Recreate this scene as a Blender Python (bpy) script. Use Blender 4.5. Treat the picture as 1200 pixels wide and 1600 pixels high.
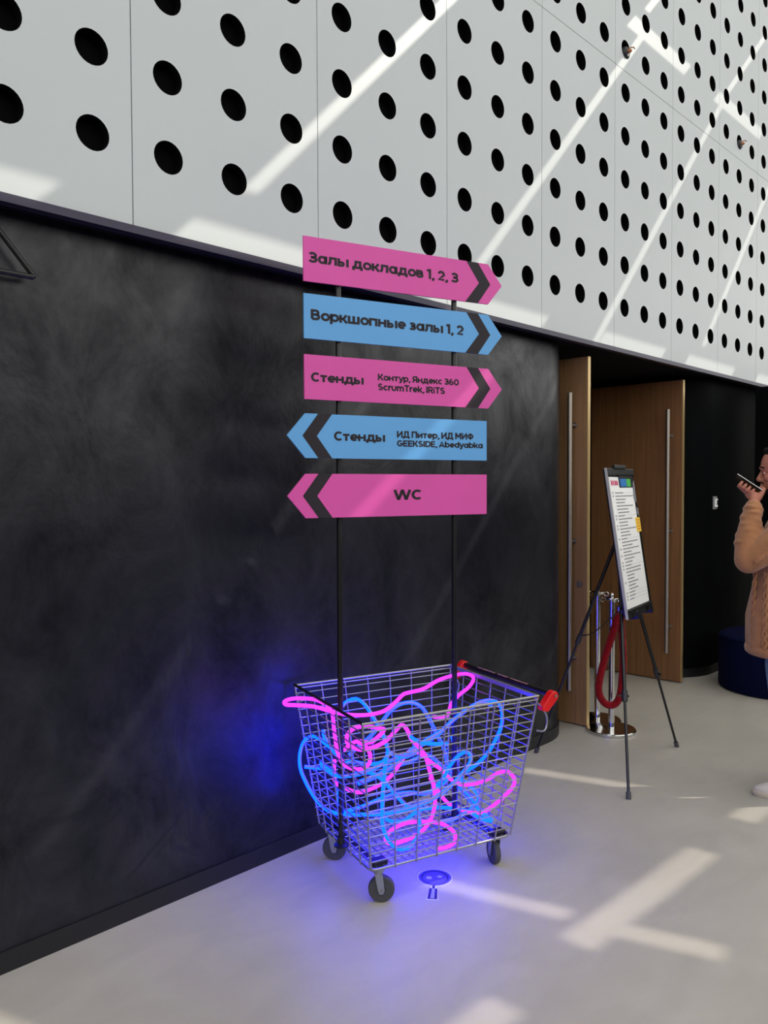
import bpy, bmesh, math, random
from mathutils import Vector, Matrix, noise
from mathutils.geometry import delaunay_2d_cdt
random.seed(7)
PI = math.pi
S = bpy.context.scene
COL = S.collection
for o in list(bpy.data.objects):
    bpy.data.objects.remove(o)

# ------------------------------------------------------------ camera
YAW, PITCH, ROLL, FPX = 0.770929, 0.0311746, -0.00423695, 1245.0
fw = Vector((math.cos(YAW)*math.cos(PITCH), math.sin(YAW)*math.cos(PITCH), -math.sin(PITCH)))
rt = Vector((math.sin(YAW), -math.cos(YAW), 0))
up = rt.cross(fw)
rt, up = rt*math.cos(ROLL)+up*math.sin(ROLL), up*math.cos(ROLL)-rt*math.sin(ROLL)
cam = bpy.data.cameras.new('camera')
cam.sensor_fit = 'HORIZONTAL'; cam.sensor_width = 36; cam.lens = FPX/1200*36
cam.clip_start = 0.05; cam.clip_end = 200
co = bpy.data.objects.new('camera', cam); COL.objects.link(co)
m = Matrix((rt, up, -fw)).transposed().to_4x4(); m.translation = (0, 0, 1.6)
co.matrix_world = m
S.camera = co

# ------------------------------------------------------------ sky, sun, exposure
w = bpy.data.worlds.new('sky'); S.world = w; w.use_nodes = True
bg = w.node_tree.nodes['Background']
bg.inputs[0].default_value = (1.0, 0.985, 0.955, 1); bg.inputs[1].default_value = 2.3
SUN = Vector((-1.2, 1.0, -1.14))
sl = bpy.data.lights.new('sun', 'SUN'); sl.energy = 3.0; sl.angle = math.radians(0.22)
sl.color = (1.0, 0.93, 0.80)
so = bpy.data.objects.new('sun', sl); COL.objects.link(so)
so.rotation_euler = SUN.to_track_quat('-Z', 'Y').to_euler(); so.location = (14, -10, 14)
S.view_settings.view_transform = 'Standard'; S.view_settings.look = 'None'
S.view_settings.gamma = 1; S.view_settings.use_curve_mapping = False
S.view_settings.exposure = 0.0

# ------------------------------------------------------------ materials
def lin(c):
    return tuple(((v/255)/12.92 if v/255 <= 0.04045 else ((v/255+0.055)/1.055)**2.4) for v in c)
def mat(name, rgb, rough=0.6, metal=0.0, spec=0.5, var=0.0, scale=8.0, bump=0.0, bscale=None, stretch=(1,1,1), coat=0.0, sheen=0.0):
    """rgb in sRGB 0-255; var = +- brightness variation by object-space noise"""
    M = bpy.data.materials.new(name); M.use_nodes = True
    nt = M.node_tree; N = nt.nodes; Lk = nt.links; b = N['Principled BSDF']
    c = lin(rgb)
    b.inputs['Base Color'].default_value = (*c, 1)
    b.inputs['Roughness'].default_value = rough; b.inputs['Metallic'].default_value = metal
    b.inputs['Specular IOR Level'].default_value = spec
    b.inputs['Coat Weight'].default_value = coat
    b.inputs['Sheen Weight'].default_value = sheen
    tc = N.new('ShaderNodeTexCoord'); mp = N.new('ShaderNodeMapping')
    mp.inputs['Scale'].default_value = stretch
    Lk.new(tc.outputs['Object'], mp.inputs[0])
    nz = N.new('ShaderNodeTexNoise'); nz.inputs['Scale'].default_value = scale; nz.inputs['Detail'].default_value = 5
    Lk.new(mp.outputs[0], nz.inputs['Vector'])
    rp = N.new('ShaderNodeValToRGB')
    v = max(var, 0.02)
    rp.color_ramp.elements[0].position = 0.3; rp.color_ramp.elements[1].position = 0.7
    rp.color_ramp.elements[0].color = (*[x*(1-v) for x in c], 1)
    rp.color_ramp.elements[1].color = (*[min(1, x*(1+v)) for x in c], 1)
    Lk.new(nz.outputs[0], rp.inputs[0]); Lk.new(rp.outputs[0], b.inputs['Base Color'])
    if bump:
        n2 = N.new('ShaderNodeTexNoise'); n2.inputs['Scale'].default_value = bscale or scale*4; n2.inputs['Detail'].default_value = 4
        Lk.new(mp.outputs[0], n2.inputs['Vector'])
        bp = N.new('ShaderNodeBump'); bp.inputs['Strength'].default_value = bump; bp.inputs['Distance'].default_value = 0.01
        Lk.new(n2.outputs[0], bp.inputs['Height']); Lk.new(bp.outputs[0], b.inputs['Normal'])
    return M
def glow(name, rgb, strength):
    M = bpy.data.materials.new(name); M.use_nodes = True
    b = M.node_tree.nodes['Principled BSDF']
    b.inputs['Base Color'].default_value = (0.01, 0.01, 0.02, 1)
    b.inputs['Roughness'].default_value = 0.7; b.inputs['Specular IOR Level'].default_value = 0.1
    b.inputs['Emission Color'].default_value = (*rgb, 1); b.inputs['Emission Strength'].default_value = strength
    return M

def floor_mat():
    M = mat('floor_screed', (176, 171, 162), 0.38, var=0.09, scale=0.9, spec=0.35)
    nt = M.node_tree; N = nt.nodes; Lk = nt.links; b = N['Principled BSDF']
    tc = N.new('ShaderNodeTexCoord')
    n = N.new('ShaderNodeTexNoise'); n.inputs['Scale'].default_value = 2.2; n.inputs['Detail'].default_value = 7; n.inputs['Distortion'].default_value = 1.5
    Lk.new(tc.outputs['Object'], n.inputs['Vector'])
    r = N.new('ShaderNodeMapRange'); r.inputs[3].default_value = 0.30; r.inputs[4].default_value = 0.48
    Lk.new(n.outputs[0], r.inputs[0]); Lk.new(r.outputs[0], b.inputs['Roughness'])
    # faint swirled trowel marks in the colour
    wv = N.new('ShaderNodeTexNoise'); wv.inputs['Scale'].default_value = 3.0; wv.inputs['Detail'].default_value = 8; wv.inputs['Distortion'].default_value = 0.9
    mp = N.new('ShaderNodeMapping'); mp.inputs['Scale'].default_value = (1, 2.2, 1); mp.inputs['Rotation'].default_value = (0, 0, 0.5)
    Lk.new(tc.outputs['Object'], mp.inputs[0]); Lk.new(mp.outputs[0], wv.inputs['Vector'])
    mr = N.new('ShaderNodeMapRange'); mr.inputs[1].default_value = 0.3; mr.inputs[2].default_value = 0.7; mr.inputs[3].default_value = 0.94; mr.inputs[4].default_value = 1.05
    Lk.new(wv.outputs[0], mr.inputs[0])
    src = b.inputs['Base Color'].links[0].from_socket
    mx = N.new('ShaderNodeMix'); mx.data_type = 'RGBA'; mx.blend_type = 'MULTIPLY'; mx.inputs[0].default_value = 1
    Lk.new(src, mx.inputs[6]); Lk.new(mr.outputs[0], mx.inputs[7]); Lk.new(mx.outputs[2], b.inputs['Base Color'])
    return M
def plaster_mat():
    M = mat('black_plaster', (18, 19, 26), 0.4, var=0.1, scale=1.5, spec=0.32)
    nt = M.node_tree; N = nt.nodes; Lk = nt.links; b = N['Principled BSDF']
    tc = N.new('ShaderNodeTexCoord')
    mp = N.new('ShaderNodeMapping'); mp.inputs['Scale'].default_value = (1.0, 1.0, 0.75); mp.inputs['Rotation'].default_value = (0, 0.6, 0)
    Lk.new(tc.outputs['Object'], mp.inputs[0])
    a = N.new('ShaderNodeTexNoise'); a.inputs['Scale'].default_value = 3.4; a.inputs['Detail'].default_value = 10; a.inputs['Roughness'].default_value = 0.66; a.inputs['Distortion'].default_value = 0.45
    Lk.new(mp.outputs[0], a.inputs['Vector'])
    r = N.new('ShaderNodeMapRange'); r.inputs[1].default_value = 0.3; r.inputs[2].default_value = 0.72; r.inputs[3].default_value = 0.62; r.inputs[4].default_value = 1.75
    Lk.new(a.outputs[0], r.inputs[0])
    src = b.inputs['Base Color'].links[0].from_socket
    mx = N.new('ShaderNodeMix'); mx.data_type = 'RGBA'; mx.blend_type = 'MULTIPLY'; mx.inputs[0].default_value = 1
    Lk.new(src, mx.inputs[6]); Lk.new(r.outputs[0], mx.inputs[7]); Lk.new(mx.outputs[2], b.inputs['Base Color'])
    r2 = N.new('ShaderNodeMapRange'); r2.inputs[1].default_value = 0.3; r2.inputs[2].default_value = 0.7; r2.inputs[3].default_value = 0.45; r2.inputs[4].default_value = 0.33
    Lk.new(a.outputs[0], r2.inputs[0]); Lk.new(r2.outputs[0], b.inputs['Roughness'])
    r3 = N.new('ShaderNodeMapRange'); r3.inputs[1].default_value = 0.32; r3.inputs[2].default_value = 0.70; r3.inputs[3].default_value = 0.15; r3.inputs[4].default_value = 0.58
    Lk.new(a.outputs[0], r3.inputs[0]); Lk.new(r3.outputs[0], b.inputs['Specular IOR Level'])
    bp = N.new('ShaderNodeBump'); bp.inputs['Strength'].default_value = 0.25; bp.inputs['Distance'].default_value = 0.02
    Lk.new(a.outputs[0], bp.inputs['Height']); Lk.new(bp.outputs[0], b.inputs['Normal'])
    return M
def wood_mat(name, rgb, dark=0.75):
    M = mat(name, rgb, 0.42, var=0.05, scale=3)
    nt = M.node_tree; N = nt.nodes; Lk = nt.links; b = N['Principled BSDF']
    tc = N.new('ShaderNodeTexCoord'); mp = N.new('ShaderNodeMapping'); mp.inputs['Scale'].default_value = (30, 30, 0.8)
    Lk.new(tc.outputs['Object'], mp.inputs[0])
    a = N.new('ShaderNodeTexNoise'); a.inputs['Scale'].default_value = 2.5; a.inputs['Detail'].default_value = 6; a.inputs['Distortion'].default_value = 0.6
    Lk.new(mp.outputs[0], a.inputs['Vector'])
    r = N.new('ShaderNodeMapRange'); r.inputs[1].default_value = 0.3; r.inputs[2].default_value = 0.7; r.inputs[3].default_value = dark; r.inputs[4].default_value = 1.15
    Lk.new(a.outputs[0], r.inputs[0])
    src = b.inputs['Base Color'].links[0].from_socket
    mx = N.new('ShaderNodeMix'); mx.data_type = 'RGBA'; mx.blend_type = 'MULTIPLY'; mx.inputs[0].default_value = 1
    Lk.new(src, mx.inputs[6]); Lk.new(r.outputs[0], mx.inputs[7]); Lk.new(mx.outputs[2], b.inputs['Base Color'])
    return M
def knit_mat(name, rgb, rib=210.0):
    M = mat(name, rgb, 0.9, var=0.12, scale=18, sheen=0.3, spec=0.2)
    nt = M.node_tree; N = nt.nodes; Lk = nt.links; b = N['Principled BSDF']
    tc = N.new('ShaderNodeTexCoord')
    wv = N.new('ShaderNodeTexWave'); wv.wave_type = 'BANDS'; wv.bands_direction = 'X'; wv.inputs['Scale'].default_value = rib/6.28; wv.inputs['Distortion'].default_value = 1.0
    w2 = N.new('ShaderNodeTexWave'); w2.wave_type = 'BANDS'; w2.bands_direction = 'Z'; w2.inputs['Scale'].default_value = rib/3.2; w2.inputs['Distortion'].default_value = 2.0
    Lk.new(tc.outputs['Object'], wv.inputs['Vector']); Lk.new(tc.outputs['Object'], w2.inputs['Vector'])
    ad = N.new('ShaderNodeMath'); ad.operation = 'ADD'
    Lk.new(wv.outputs['Fac'], ad.inputs[0]); Lk.new(w2.outputs['Fac'], ad.inputs[1])
    bp = N.new('ShaderNodeBump'); bp.inputs['Strength'].default_value = 0.35; bp.inputs['Distance'].default_value = 0.003
    Lk.new(ad.outputs[0], bp.inputs['Height']); Lk.new(bp.outputs[0], b.inputs['Normal'])
    return M
def translucent_mat():
    M = bpy.data.materials.new('frosted_roof_glass'); M.use_nodes = True
    nt = M.node_tree; N = nt.nodes; Lk = nt.links
    N.remove(N['Principled BSDF'])
    t = N.new('ShaderNodeBsdfTranslucent'); t.inputs[0].default_value = (0.54, 0.55, 0.55, 1)
    d = N.new('ShaderNodeBsdfDiffuse'); d.inputs[0].default_value = (0.6, 0.6, 0.6, 1)
    x = N.new('ShaderNodeMixShader'); x.inputs[0].default_value = 0.3
    Lk.new(t.outputs[0], x.inputs[1]); Lk.new(d.outputs[0], x.inputs[2])
    Lk.new(x.outputs[0], N['Material Output'].inputs[0])
    return M

FLOOR = floor_mat(); PLASTER = plaster_mat()
WHITE = mat('white_metal_panel', (190, 196, 198), 0.42, var=0.015, scale=0.8, spec=0.4)
VOID = mat('black_void_lining', (6, 6, 8), 0.9, spec=0.1)
LEDGE = mat('dark_blue_ledge', (46, 42, 62), 0.4, metal=0.3)
SOFFIT = mat('black_soffit', (14, 14, 17), 0.8, spec=0.2)
BLACKW = mat('black_paint', (6, 7, 9), 0.75, var=0.3, scale=2, spec=0.05)
BASEB = mat('black_skirting', (17, 17, 22), 0.45, spec=0.5)
ROOF = translucent_mat()
GREYW = mat('grey_render', (44, 44, 46), 0.85, var=0.05)
WOOD = wood_mat('oak_veneer', (132, 92, 58)); WOOD2 = wood_mat('oak_veneer_pale', (148, 112, 76))
EDGE = mat('brass_edge', (200, 172, 118), 0.35, metal=0.6)
STEEL = mat('brushed_steel', (168, 160, 150), 0.45, metal=1.0)
CHROME = mat('chrome', (212, 212, 210), 0.16, metal=1.0)
WIRE = mat('zinc_wire', (168, 168, 168), 0.36, metal=0.9)
ZINC = mat('zinc_plate', (160, 165, 172), 0.42, metal=0.8)
BLK = mat('black_powder_coat', (14, 14, 17), 0.35, spec=0.5)
RUB = mat('grey_rubber', (66, 66, 70), 0.65)
HUB = mat('dark_grey_plastic', (36, 36, 40), 0.5)
RED = mat('red_plastic', (214, 18, 26), 0.35)
PINKB = mat('pink_board', (214, 84, 166), 0.5, spec=0.3)
BLUEB = mat('blue_board', (98, 164, 222), 0.5, spec=0.3)
INK = mat('dark_ink', (38, 32, 40), 0.6, spec=0.3)
PALEPINK = mat('faded_pink_print', (205, 140, 150), 0.6)
NEONP = glow('neon_pink_light', (1.0, 0.055, 1.6), 1.15)
NEONB = glow('neon_blue_light', (0.0002, 0.0115, 1.0), 26.0)
SLEEVE = mat('milky_silicone', (150, 146, 178), 0.35)
PAPER = mat('white_paper', (250, 250, 250), 0.6)
GREYINK = mat('grey_print', (138, 138, 142), 0.7)
PALEINK = mat('pale_print', (205, 198, 202), 0.7)
PRED = mat('crimson_print', (200, 60, 110), 0.7)
PBLU = mat('blue_print', (8, 112, 190), 0.6)
PGRN = mat('green_print', (64, 178, 66), 0.6)
YEL = mat('yellow_paper', (244, 206, 50), 0.6)
ORA = mat('orange_print', (226, 140, 40), 0.6)
VELVET = mat('red_velvet', (132, 3, 16), 0.8, var=0.3, scale=60, sheen=0.1, spec=0.15, bump=0.5, bscale=300)
POUF = mat('navy_fabric', (5, 10, 44), 0.9, var=0.15, scale=90, bump=0.2, bscale=500, sheen=0.0, spec=0.1)
SKIN = mat('skin', (176, 112, 92), 0.5, var=0.05, scale=20)
HAIR = mat('dark_hair', (24, 19, 17), 0.8, spec=0.12, var=0.4, scale=120, bump=0.5, bscale=400)
SWEAT = knit_mat('camel_knit', (164, 114, 78))
JEAN = mat('blue_denim', (96, 128, 152), 0.85, var=0.12, scale=60, bump=0.3, bscale=600)
SHOE = mat('off_white_leather', (206, 198, 188), 0.5, var=0.04)
SOLE = mat('cream_rubber', (190, 180, 158), 0.6)
DARKGLASS = mat('dark_phone_glass', (18, 18, 20), 0.15)
PHONEEDGE = mat('silver_phone_edge', (200, 200, 198), 0.25, metal=0.8)
SWITCH = mat('grey_switch_plate', (150, 150, 150), 0.4, metal=0.3)
SWITCHD = mat('switch_window', (40, 42, 46), 0.3)
COPPER = mat('copper_fitting', (170, 110, 80), 0.4, metal=0.6)
DECALW = mat('white_decal_film', (205, 205, 212), 0.5)
DECALP = mat('violet_decal_print', (92, 84, 170), 0.45)
DECALD = mat('dark_violet_decal_print', (46, 38, 110), 0.45)
DECALL = mat('lilac_decal_print', (160, 160, 220), 0.45)

# ------------------------------------------------------------ mesh helpers
class MB:
    def __init__(s): s.v = []; s.f = []; s.m = []
    def add(s, vs, fs, mi=0):
        n = len(s.v); s.v += [tuple(x) for x in vs]; s.f += [tuple(i+n for i in f) for f in fs]; s.m += [mi]*len(fs)
        return s
    def box(s, x0, x1, y0, y1, z0, z1, mi=0, M=None):
        vs = [Vector(p) for p in ((x0,y0,z0),(x1,y0,z0),(x1,y1,z0),(x0,y1,z0),(x0,y0,z1),(x1,y0,z1),(x1,y1,z1),(x0,y1,z1))]
        if M: vs = [M @ p for p in vs]
        return s.add(vs, [(0,3,2,1),(4,5,6,7),(0,1,5,4),(1,2,6,5),(2,3,7,6),(3,0,4,7)], mi)
    def tube(s, pts, r, n=8, mi=0, caps=True, closed=False, flat=None):
        pts = [Vector(p) for p in pts]; R = r if isinstance(r, (list, tuple)) else [r]*len(pts)
        k = len(pts); vs = []; fs = []
        def tg(i):
            if closed: d = pts[(i+1) % k]-pts[i-1]
            else: d = pts[min(i+1, k-1)]-pts[max(i-1, 0)]
            return d.normalized() if d.length > 1e-9 else Vector((0, 0, 1))
        t = tg(0); a = Vector((0, 0, 1)) if abs(t.z) < 0.9 else Vector((1, 0, 0))
        nrm = t.cross(a).normalized()
        for i in range(k):
            t2 = tg(i); nrm = (nrm-t2*nrm.dot(t2)).normalized(); bn = t2.cross(nrm)
            for j in range(n):
                an = 2*PI*j/n
                c_, s_ = math.cos(an)*R[i], math.sin(an)*R[i]*(flat or 1)
                vs.append(pts[i]+nrm*c_+bn*s_)
        for i in range(k if closed else k-1):
            i2 = (i+1) % k
            for j in range(n):
                fs.append((i*n+j, i*n+(j+1) % n, i2*n+(j+1) % n, i2*n+j))
        if caps and not closed:
            fs.append(tuple(range(n-1, -1, -1))); fs.append(tuple((k-1)*n+j for j in range(n)))
        return s.add(vs, fs, mi)
    def lathe(s, prof, n=32, mi=0, M=None):
        vs = []; fs = []
        for r, z in prof:
            for j in range(n):
                p = Vector((r*math.cos(2*PI*j/n), r*math.sin(2*PI*j/n), z)); vs.append(M @ p if M else p)
        for i in range(len(prof)-1):
            for j in range(n):
                fs.append((i*n+j, i*n+(j+1) % n, (i+1)*n+(j+1) % n, (i+1)*n+j))
        fs.append(tuple(range(n-1, -1, -1))); fs.append(tuple((len(prof)-1)*n+j for j in range(n)))
        return s.add(vs, fs, mi)
    def prism(s, poly, d0, d1, M=None, mi=0):
        """poly in local xz, extruded along local y d0..d1"""
        n = len(poly); vs = [Vector((x, d0, z)) for x, z in poly]+[Vector((x, d1, z)) for x, z in poly]
        if M: vs = [M @ p for p in vs]
        fs = [tuple(range(n)), tuple(range(2*n-1, n-1, -1))]+[(i, i+n, (i+1) % n+n, (i+1) % n) for i in range(n)]
        return s.add(vs, fs, mi)
    def build(s, name, mats, parent=None, smooth=None, loc=None, bevel=0):
        me = bpy.data.meshes.new(name); me.from_pydata(s.v, [], s.f)
        mats = mats if isinstance(mats, (list, tuple)) else [mats]
        for q in mats: me.materials.append(q)
        for p, mi in zip(me.polygons, s.m): p.material_index = mi
        me.validate()
        bm = bmesh.new(); bm.from_mesh(me); bmesh.ops.recalc_face_normals(bm, faces=bm.faces); bm.to_mesh(me); bm.free()
        me.update()
        if smooth is not None:
            me.shade_smooth(); me.set_sharp_from_angle(angle=math.radians(smooth))
        o = bpy.data.objects.new(name, me); COL.objects.link(o)
        if parent: o.parent = parent
        if loc: o.location = loc
        if bevel:
            b = o.modifiers.new('bevel', 'BEVEL'); b.width = bevel; b.segments = 2; b.limit_method = 'ANGLE'
        return o
def tag(o, label=None, cat=None, group=None, kind=None):
    if label: o['label'] = label
    if cat: o['category'] = cat
    if group: o['group'] = group
    if kind: o['kind'] = kind
    return o
def thing(name, label, cat, loc=(0,0,0), rz=0, group=None):
    o = bpy.data.objects.new(name, None); COL.objects.link(o); o.location = loc; o.rotation_euler = (0, 0, rz)
    o.empty_display_size = 0.1
    return tag(o, label, cat, group)
def catmull(pts, seg=6, closed=False):
    P = [Vector(p) for p in pts]; n = len(P); out = []
    rng = range(n) if closed else range(n-1)
    for i in rng:
        if closed: p0, p1, p2, p3 = P[i-1], P[i], P[(i+1) % n], P[(i+2) % n]
        else: p0, p1, p2, p3 = P[max(i-1,0)], P[i], P[i+1], P[min(i+2,n-1)]
        for k in range(seg):
            t = k/seg
            out.append(0.5*((2*p1)+(p2-p0)*t+(2*p0-5*p1+4*p2-p3)*t*t+(3*p1-p0-3*p2+p3)*t**3))
    if not closed: out.append(P[-1])
    return out

# ------------------------------------------------------------ room shell
CEIL = 7.6; YW = 2.707; YP = 2.61
ZB = 2.527           # lower edge of the perforated cladding
ZS = 2.508           # soffit
fl = MB().box(-6, 20, -0.4, 7, -0.1, 0).build('floor', FLOOR); tag(fl, kind='structure')
DARKFLOOR = mat('added_dark_floor', (38, 37, 38), 0.95, var=0.15, scale=60, spec=0.1)  # unseen dark floor, added so the black wall reflects less light
tag(MB().box(-6, 20, -9, -0.4, -0.1, 0).build('floor', DARKFLOOR), kind='structure')

def roof():
    slots = []  # unseen roof, added; its gaps are shaped so the sun streaks land inside
    def quad(p, q, w_):
        p, q = Vector(p), Vector(q); d = (q-p).normalized(); n = Vector((-d.y, d.x))*w_/2
        slots.append([p-n, q-n, q+n, p+n])
    wd = 0.072
    quad((8.313, 0.066), (8.721, -3.644), wd)
    quad((6.853, 0.066), (7.009, -1.623), wd)
    quad((9.703, 0.066), (10.204, -3.354), wd)
    quad((11.153, 0.066), (11.487, -1.677), wd)
    quad((9.675, 0.198), (9.700, 0.943), wd)
    quad((8.172, 0.242), (8.147, 0.987), wd)
    quad((8.111, 0.101), (9.011, 0.101), 0.1)
    quad((9.561, 0.101), (10.571, 0.101), 0.1)
    quad((11.061, 0.101), (12.011, 0.101), 0.1)
    quad((5.105, -1.811), (6.425, -1.815), 0.085)
    quad((6.925, -1.811), (7.855, -1.815), 0.085)
    quad((8.355, -1.811), (9.355, -1.815), 0.085)
    quad((10.025, -1.811), (10.925, -1.815), 0.085)
    quad((11.325, -1.811), (12.255, -1.815), 0.085)
    quad((12.805, -1.811), (13.705, -1.815), 0.085)
    quad((9.157, -3.740), (9.537, -3.740), 0.16)
    quad((11.731, -3.215), (11.710, -3.550), 0.07)
    quad((10.400, -4.547), (10.577, -5.121), 0.085)
    quad((10.428, -5.236), (11.442, -5.269), 0.13)
    quad((10.613, -5.297), (10.725, -5.629), 0.1)
    quad((11.740, -4.117), (12.034, -5.026), 0.085)
    quad((11.890, -5.267), (12.900, -5.307), 0.12)
    quad((8.950, -5.237), (9.990, -5.247), 0.13)
    quad((8.82, -4.12), (8.90, -4.36), 0.10)
    vs = [Vector((-6, -9)), Vector((20, -9)), Vector((20, 7)), Vector((-6, 7))]; cons = [[0, 1, 2, 3]]
    for q in slots:
        n = len(vs); vs += q; cons.append([n, n+1, n+2, n+3])
    r = delaunay_2d_cdt([Vector((v[0], v[1])) for v in vs], [], cons, 1, 1e-5)
    V, Fc, fo = r[0], r[2], r[5]
    keep = []
    for f_, org in zip(Fc, fo):
        if not any(k > 0 for k in org): keep.append(f_)
    me = bpy.data.meshes.new('ceiling'); me.from_pydata([(v.x, v.y, CEIL) for v in V], [], keep); me.materials.append(ROOF)
    o = bpy.data.objects.new('ceiling', me); COL.objects.link(o); tag(o, kind='structure')
roof()

# far side of the hall: unseen, added; dark below, sky light let in above (open above 3 m)
MB().box(-6, 20, -9.0, -8.8, 0, 3.2).build('wall_front', GREYW)['kind'] = 'structure'
tag(MB().box(-6.2, -6.0, -9, 7, 0, 3.2).build('wall_back', GREYW), kind='structure')
tag(MB().box(20, 20.2, -9, 7, 0, 3.8).build('wall_end', GREYW), kind='structure')  # unseen, added so a dark face replaces bright sky in reflections
for i in range(9):
    x = -5.8+i*3.2
    o = MB().box(x-0.06, x+0.06, -8.98, -8.82, 3.2, CEIL-0.02).build('trim_%d' % (i+10), GREYW); tag(o, kind='structure')

# black plaster wall with a rounded end that turns into the doorway
def swept_wall(name, path, z0, z1, matl, off=0.0, parent=None, thick=0.12):
    # path: list of (x, y, nx, ny) with outward normal (towards the room)
    mb = MB(); vs = []; fs = []
    for x, y, nx, ny in path:
        vs += [(x+nx*off, y+ny*off, z0), (x+nx*off, y+ny*off, z1), (x-nx*thick, y-ny*thick, z1), (x-nx*thick, y-ny*thick, z0)]
    k = len(path)
    for i in range(k-1):
        a, b = 4*i, 4*(i+1)
        fs += [(a, b, b+1, a+1), (a+1, b+1, b+2, a+2), (a+2, b+2, b+3, a+3), (a+3, b+3, b, a)]
    fs += [(0, 1, 2, 3), (4*k-4, 4*k-1, 4*k-2, 4*k-3)]
    mb.add(vs, fs)
    return mb.build(name, matl, parent, smooth=30)
def left_path():
    R = 0.445; cx = 4.24; p = [(-6, YW, 0, -1), (cx, YW, 0, -1)]
    for i in range(1, 19):
        a = PI/2*i/18; p.append((cx+R*math.sin(a), YW+R-R*math.cos(a), math.sin(a), -math.cos(a)))
    p.append((cx+R, 3.56, 1, 0)); return p
def right_path():
    R = 0.445; cx = 6.775; p = [(cx-R, 3.56, -1, 0)]
    for i in range(0, 19):
        a = PI/2*i/18; p.append((cx-R*math.cos(a), YW+R-R*math.sin(a), -math.cos(a), -math.sin(a)))
    p.append((20, YW, 0, -1)); return p
tag(swept_wall('wall_left', left_path(), 0, ZS, PLASTER), kind='structure')
tag(swept_wall('wall_right', right_path(), 0, ZS, BLACKW), kind='structure')
tag(swept_wall('baseboard_left', left_path(), 0, 0.074, BASEB, off=0.006, thick=-0.0005), kind='structure')
tag(swept_wall('baseboard_right', right_path(), 0, 0.074, BASEB, off=0.006, thick=-0.0005), kind='structure')
# doorway recess: black lining and soffit, foyer behind
tag(MB().box(-6, 20, YP, 7, ZS+0.001, ZS+0.012).build('trim_1', SOFFIT), kind='structure')
tag(MB().box(-6, 20, YP-0.012, YP-0.001, ZS-0.012, ZB-0.003).box(-6, 20, YP-0.001, YP+0.03, ZS-0.012, ZS-0.004).build('trim_2', LEDGE), kind='structure')
tag(MB().box(3.0, 9.0, 6.6, 6.7, 0, ZS).box(4.45, 4.55, 3.57, 6.6, 0, ZS).box(6.5, 6.6, 3.57, 6.6, 0, ZS).build('wall_far', BLACKW), kind='structure')
# the black end panel beyond the pouf
o = MB().box(7.45, 7.55, 1.2, 2.60, 0, 2.478).build('black_partition', BLACKW)
tag(o, 'tall matte black partition standing behind the person and the round pouf', 'partition')

# ------------------------------------------------------------ perforated cladding
X0, DX, Z0, DZ, HR = 1.2796, 0.2883, 2.8034, 0.2860, 0.0595
def perforated(rows, zlo, zhi):
    """one panel: width 3*DX, holes on the grid, real openings with thickness; local x from 0"""
    W_ = 3*DX-0.004; t = 0.006; NS = 24; mb = MB()
    cz = [Z0+DZ*r for r in rows]
    zb = [cz[0]-DZ/2]+[(a+b)/2 for a, b in zip(cz, cz[1:])]+[zhi if zhi-cz[-1] < DZ*0.51 else cz[-1]+DZ/2]
    for p_, q_ in ((zlo, zb[0]), (zb[-1], zhi)):
        if q_-p_ > 0.004: mb.add([(0, 0, p_), (W_, 0, p_), (W_, 0, q_), (0, 0, q_)], [(0, 1, 2, 3)])
    for ci in range(3):
        xa = -0.0 if ci == 0 else DX*ci-0.002; xb = W_ if ci == 2 else DX*(ci+1)-0.002
        xc = DX*(ci+0.5)-0.002
        for ri, z in enumerate(cz):
            za, zb_ = zb[ri], zb[ri+1]
            ring = [(xc+HR*math.cos(2*PI*k/NS), z+HR*math.sin(2*PI*k/NS)) for k in range(NS)]
            outer = []
            for k in range(NS):
                c_, s_ = math.cos(2*PI*k/NS), math.sin(2*PI*k/NS)
                hx = (xb-xc) if c_ > 0 else (xc-xa); hz = (zb_-z) if s_ > 0 else (z-za)
                f_ = min(hx/abs(c_) if abs(c_) > 1e-6 else 9e9, hz/abs(s_) if abs(s_) > 1e-6 else 9e9)
                outer.append((xc+c_*f_, z+s_*f_))
            # snap the four diagonal samples to the cell corners
            for k, (px, pz) in ((NS//8, (xb, zb_)), (3*NS//8, (xa, zb_)), (5*NS//8, (xa, za)), (7*NS//8, (xb, za))):
                outer[k] = (px, pz)
            vs = [(x, 0, z_) for x, z_ in outer]+[(x, 0, z_) for x, z_ in ring]+[(x, 0.05, z_) for x, z_ in ring]
            fs = [(k, (k+1) % NS, NS+(k+1) % NS, NS+k) for k in range(NS)]
            mb.add(vs, fs, 0)
            n = len(mb.v)-3*NS
            for k in range(NS):
                mb.f.append((n+NS+k, n+NS+(k+1) % NS, n+2*NS+(k+1) % NS, n+2*NS+k)); mb.m.append(1)
    # return edges
    mb.add([(0,0,zlo),(0,0.03,zlo),(0,0.03,zhi),(0,0,zhi)], [(0,1,2,3)]); mb.add([(W_,0,zlo),(W_,0.03,zlo),(W_,0.03,zhi),(W_,0,zhi)], [(0,1,2,3)])
    mb.add([(0,0,zlo),(W_,0,zlo),(W_,0.03,zlo),(0,0.03,zlo)], [(0,1,2,3)]); mb.add([(0,0,zhi),(W_,0,zhi),(W_,0.03,zhi),(0,0.03,zhi)], [(0,1,2,3)])
    return mb
back = MB().box(-6, 20, YP+0.052, YP+0.2, ZS+0.012, CEIL).build('wall_left_upper', VOID); tag(back, kind='structure')
zs1 = Z0+5.5*DZ; zs2 = Z0+11.5*DZ
lowp = perforated(range(0, 6), ZB, zs1-0.003).build('perforated_panel', [WHITE, VOID], back)
midp = perforated(range(6, 12), zs1+0.003, zs2-0.003).build('perforated_panel', [WHITE, VOID], back)
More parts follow.
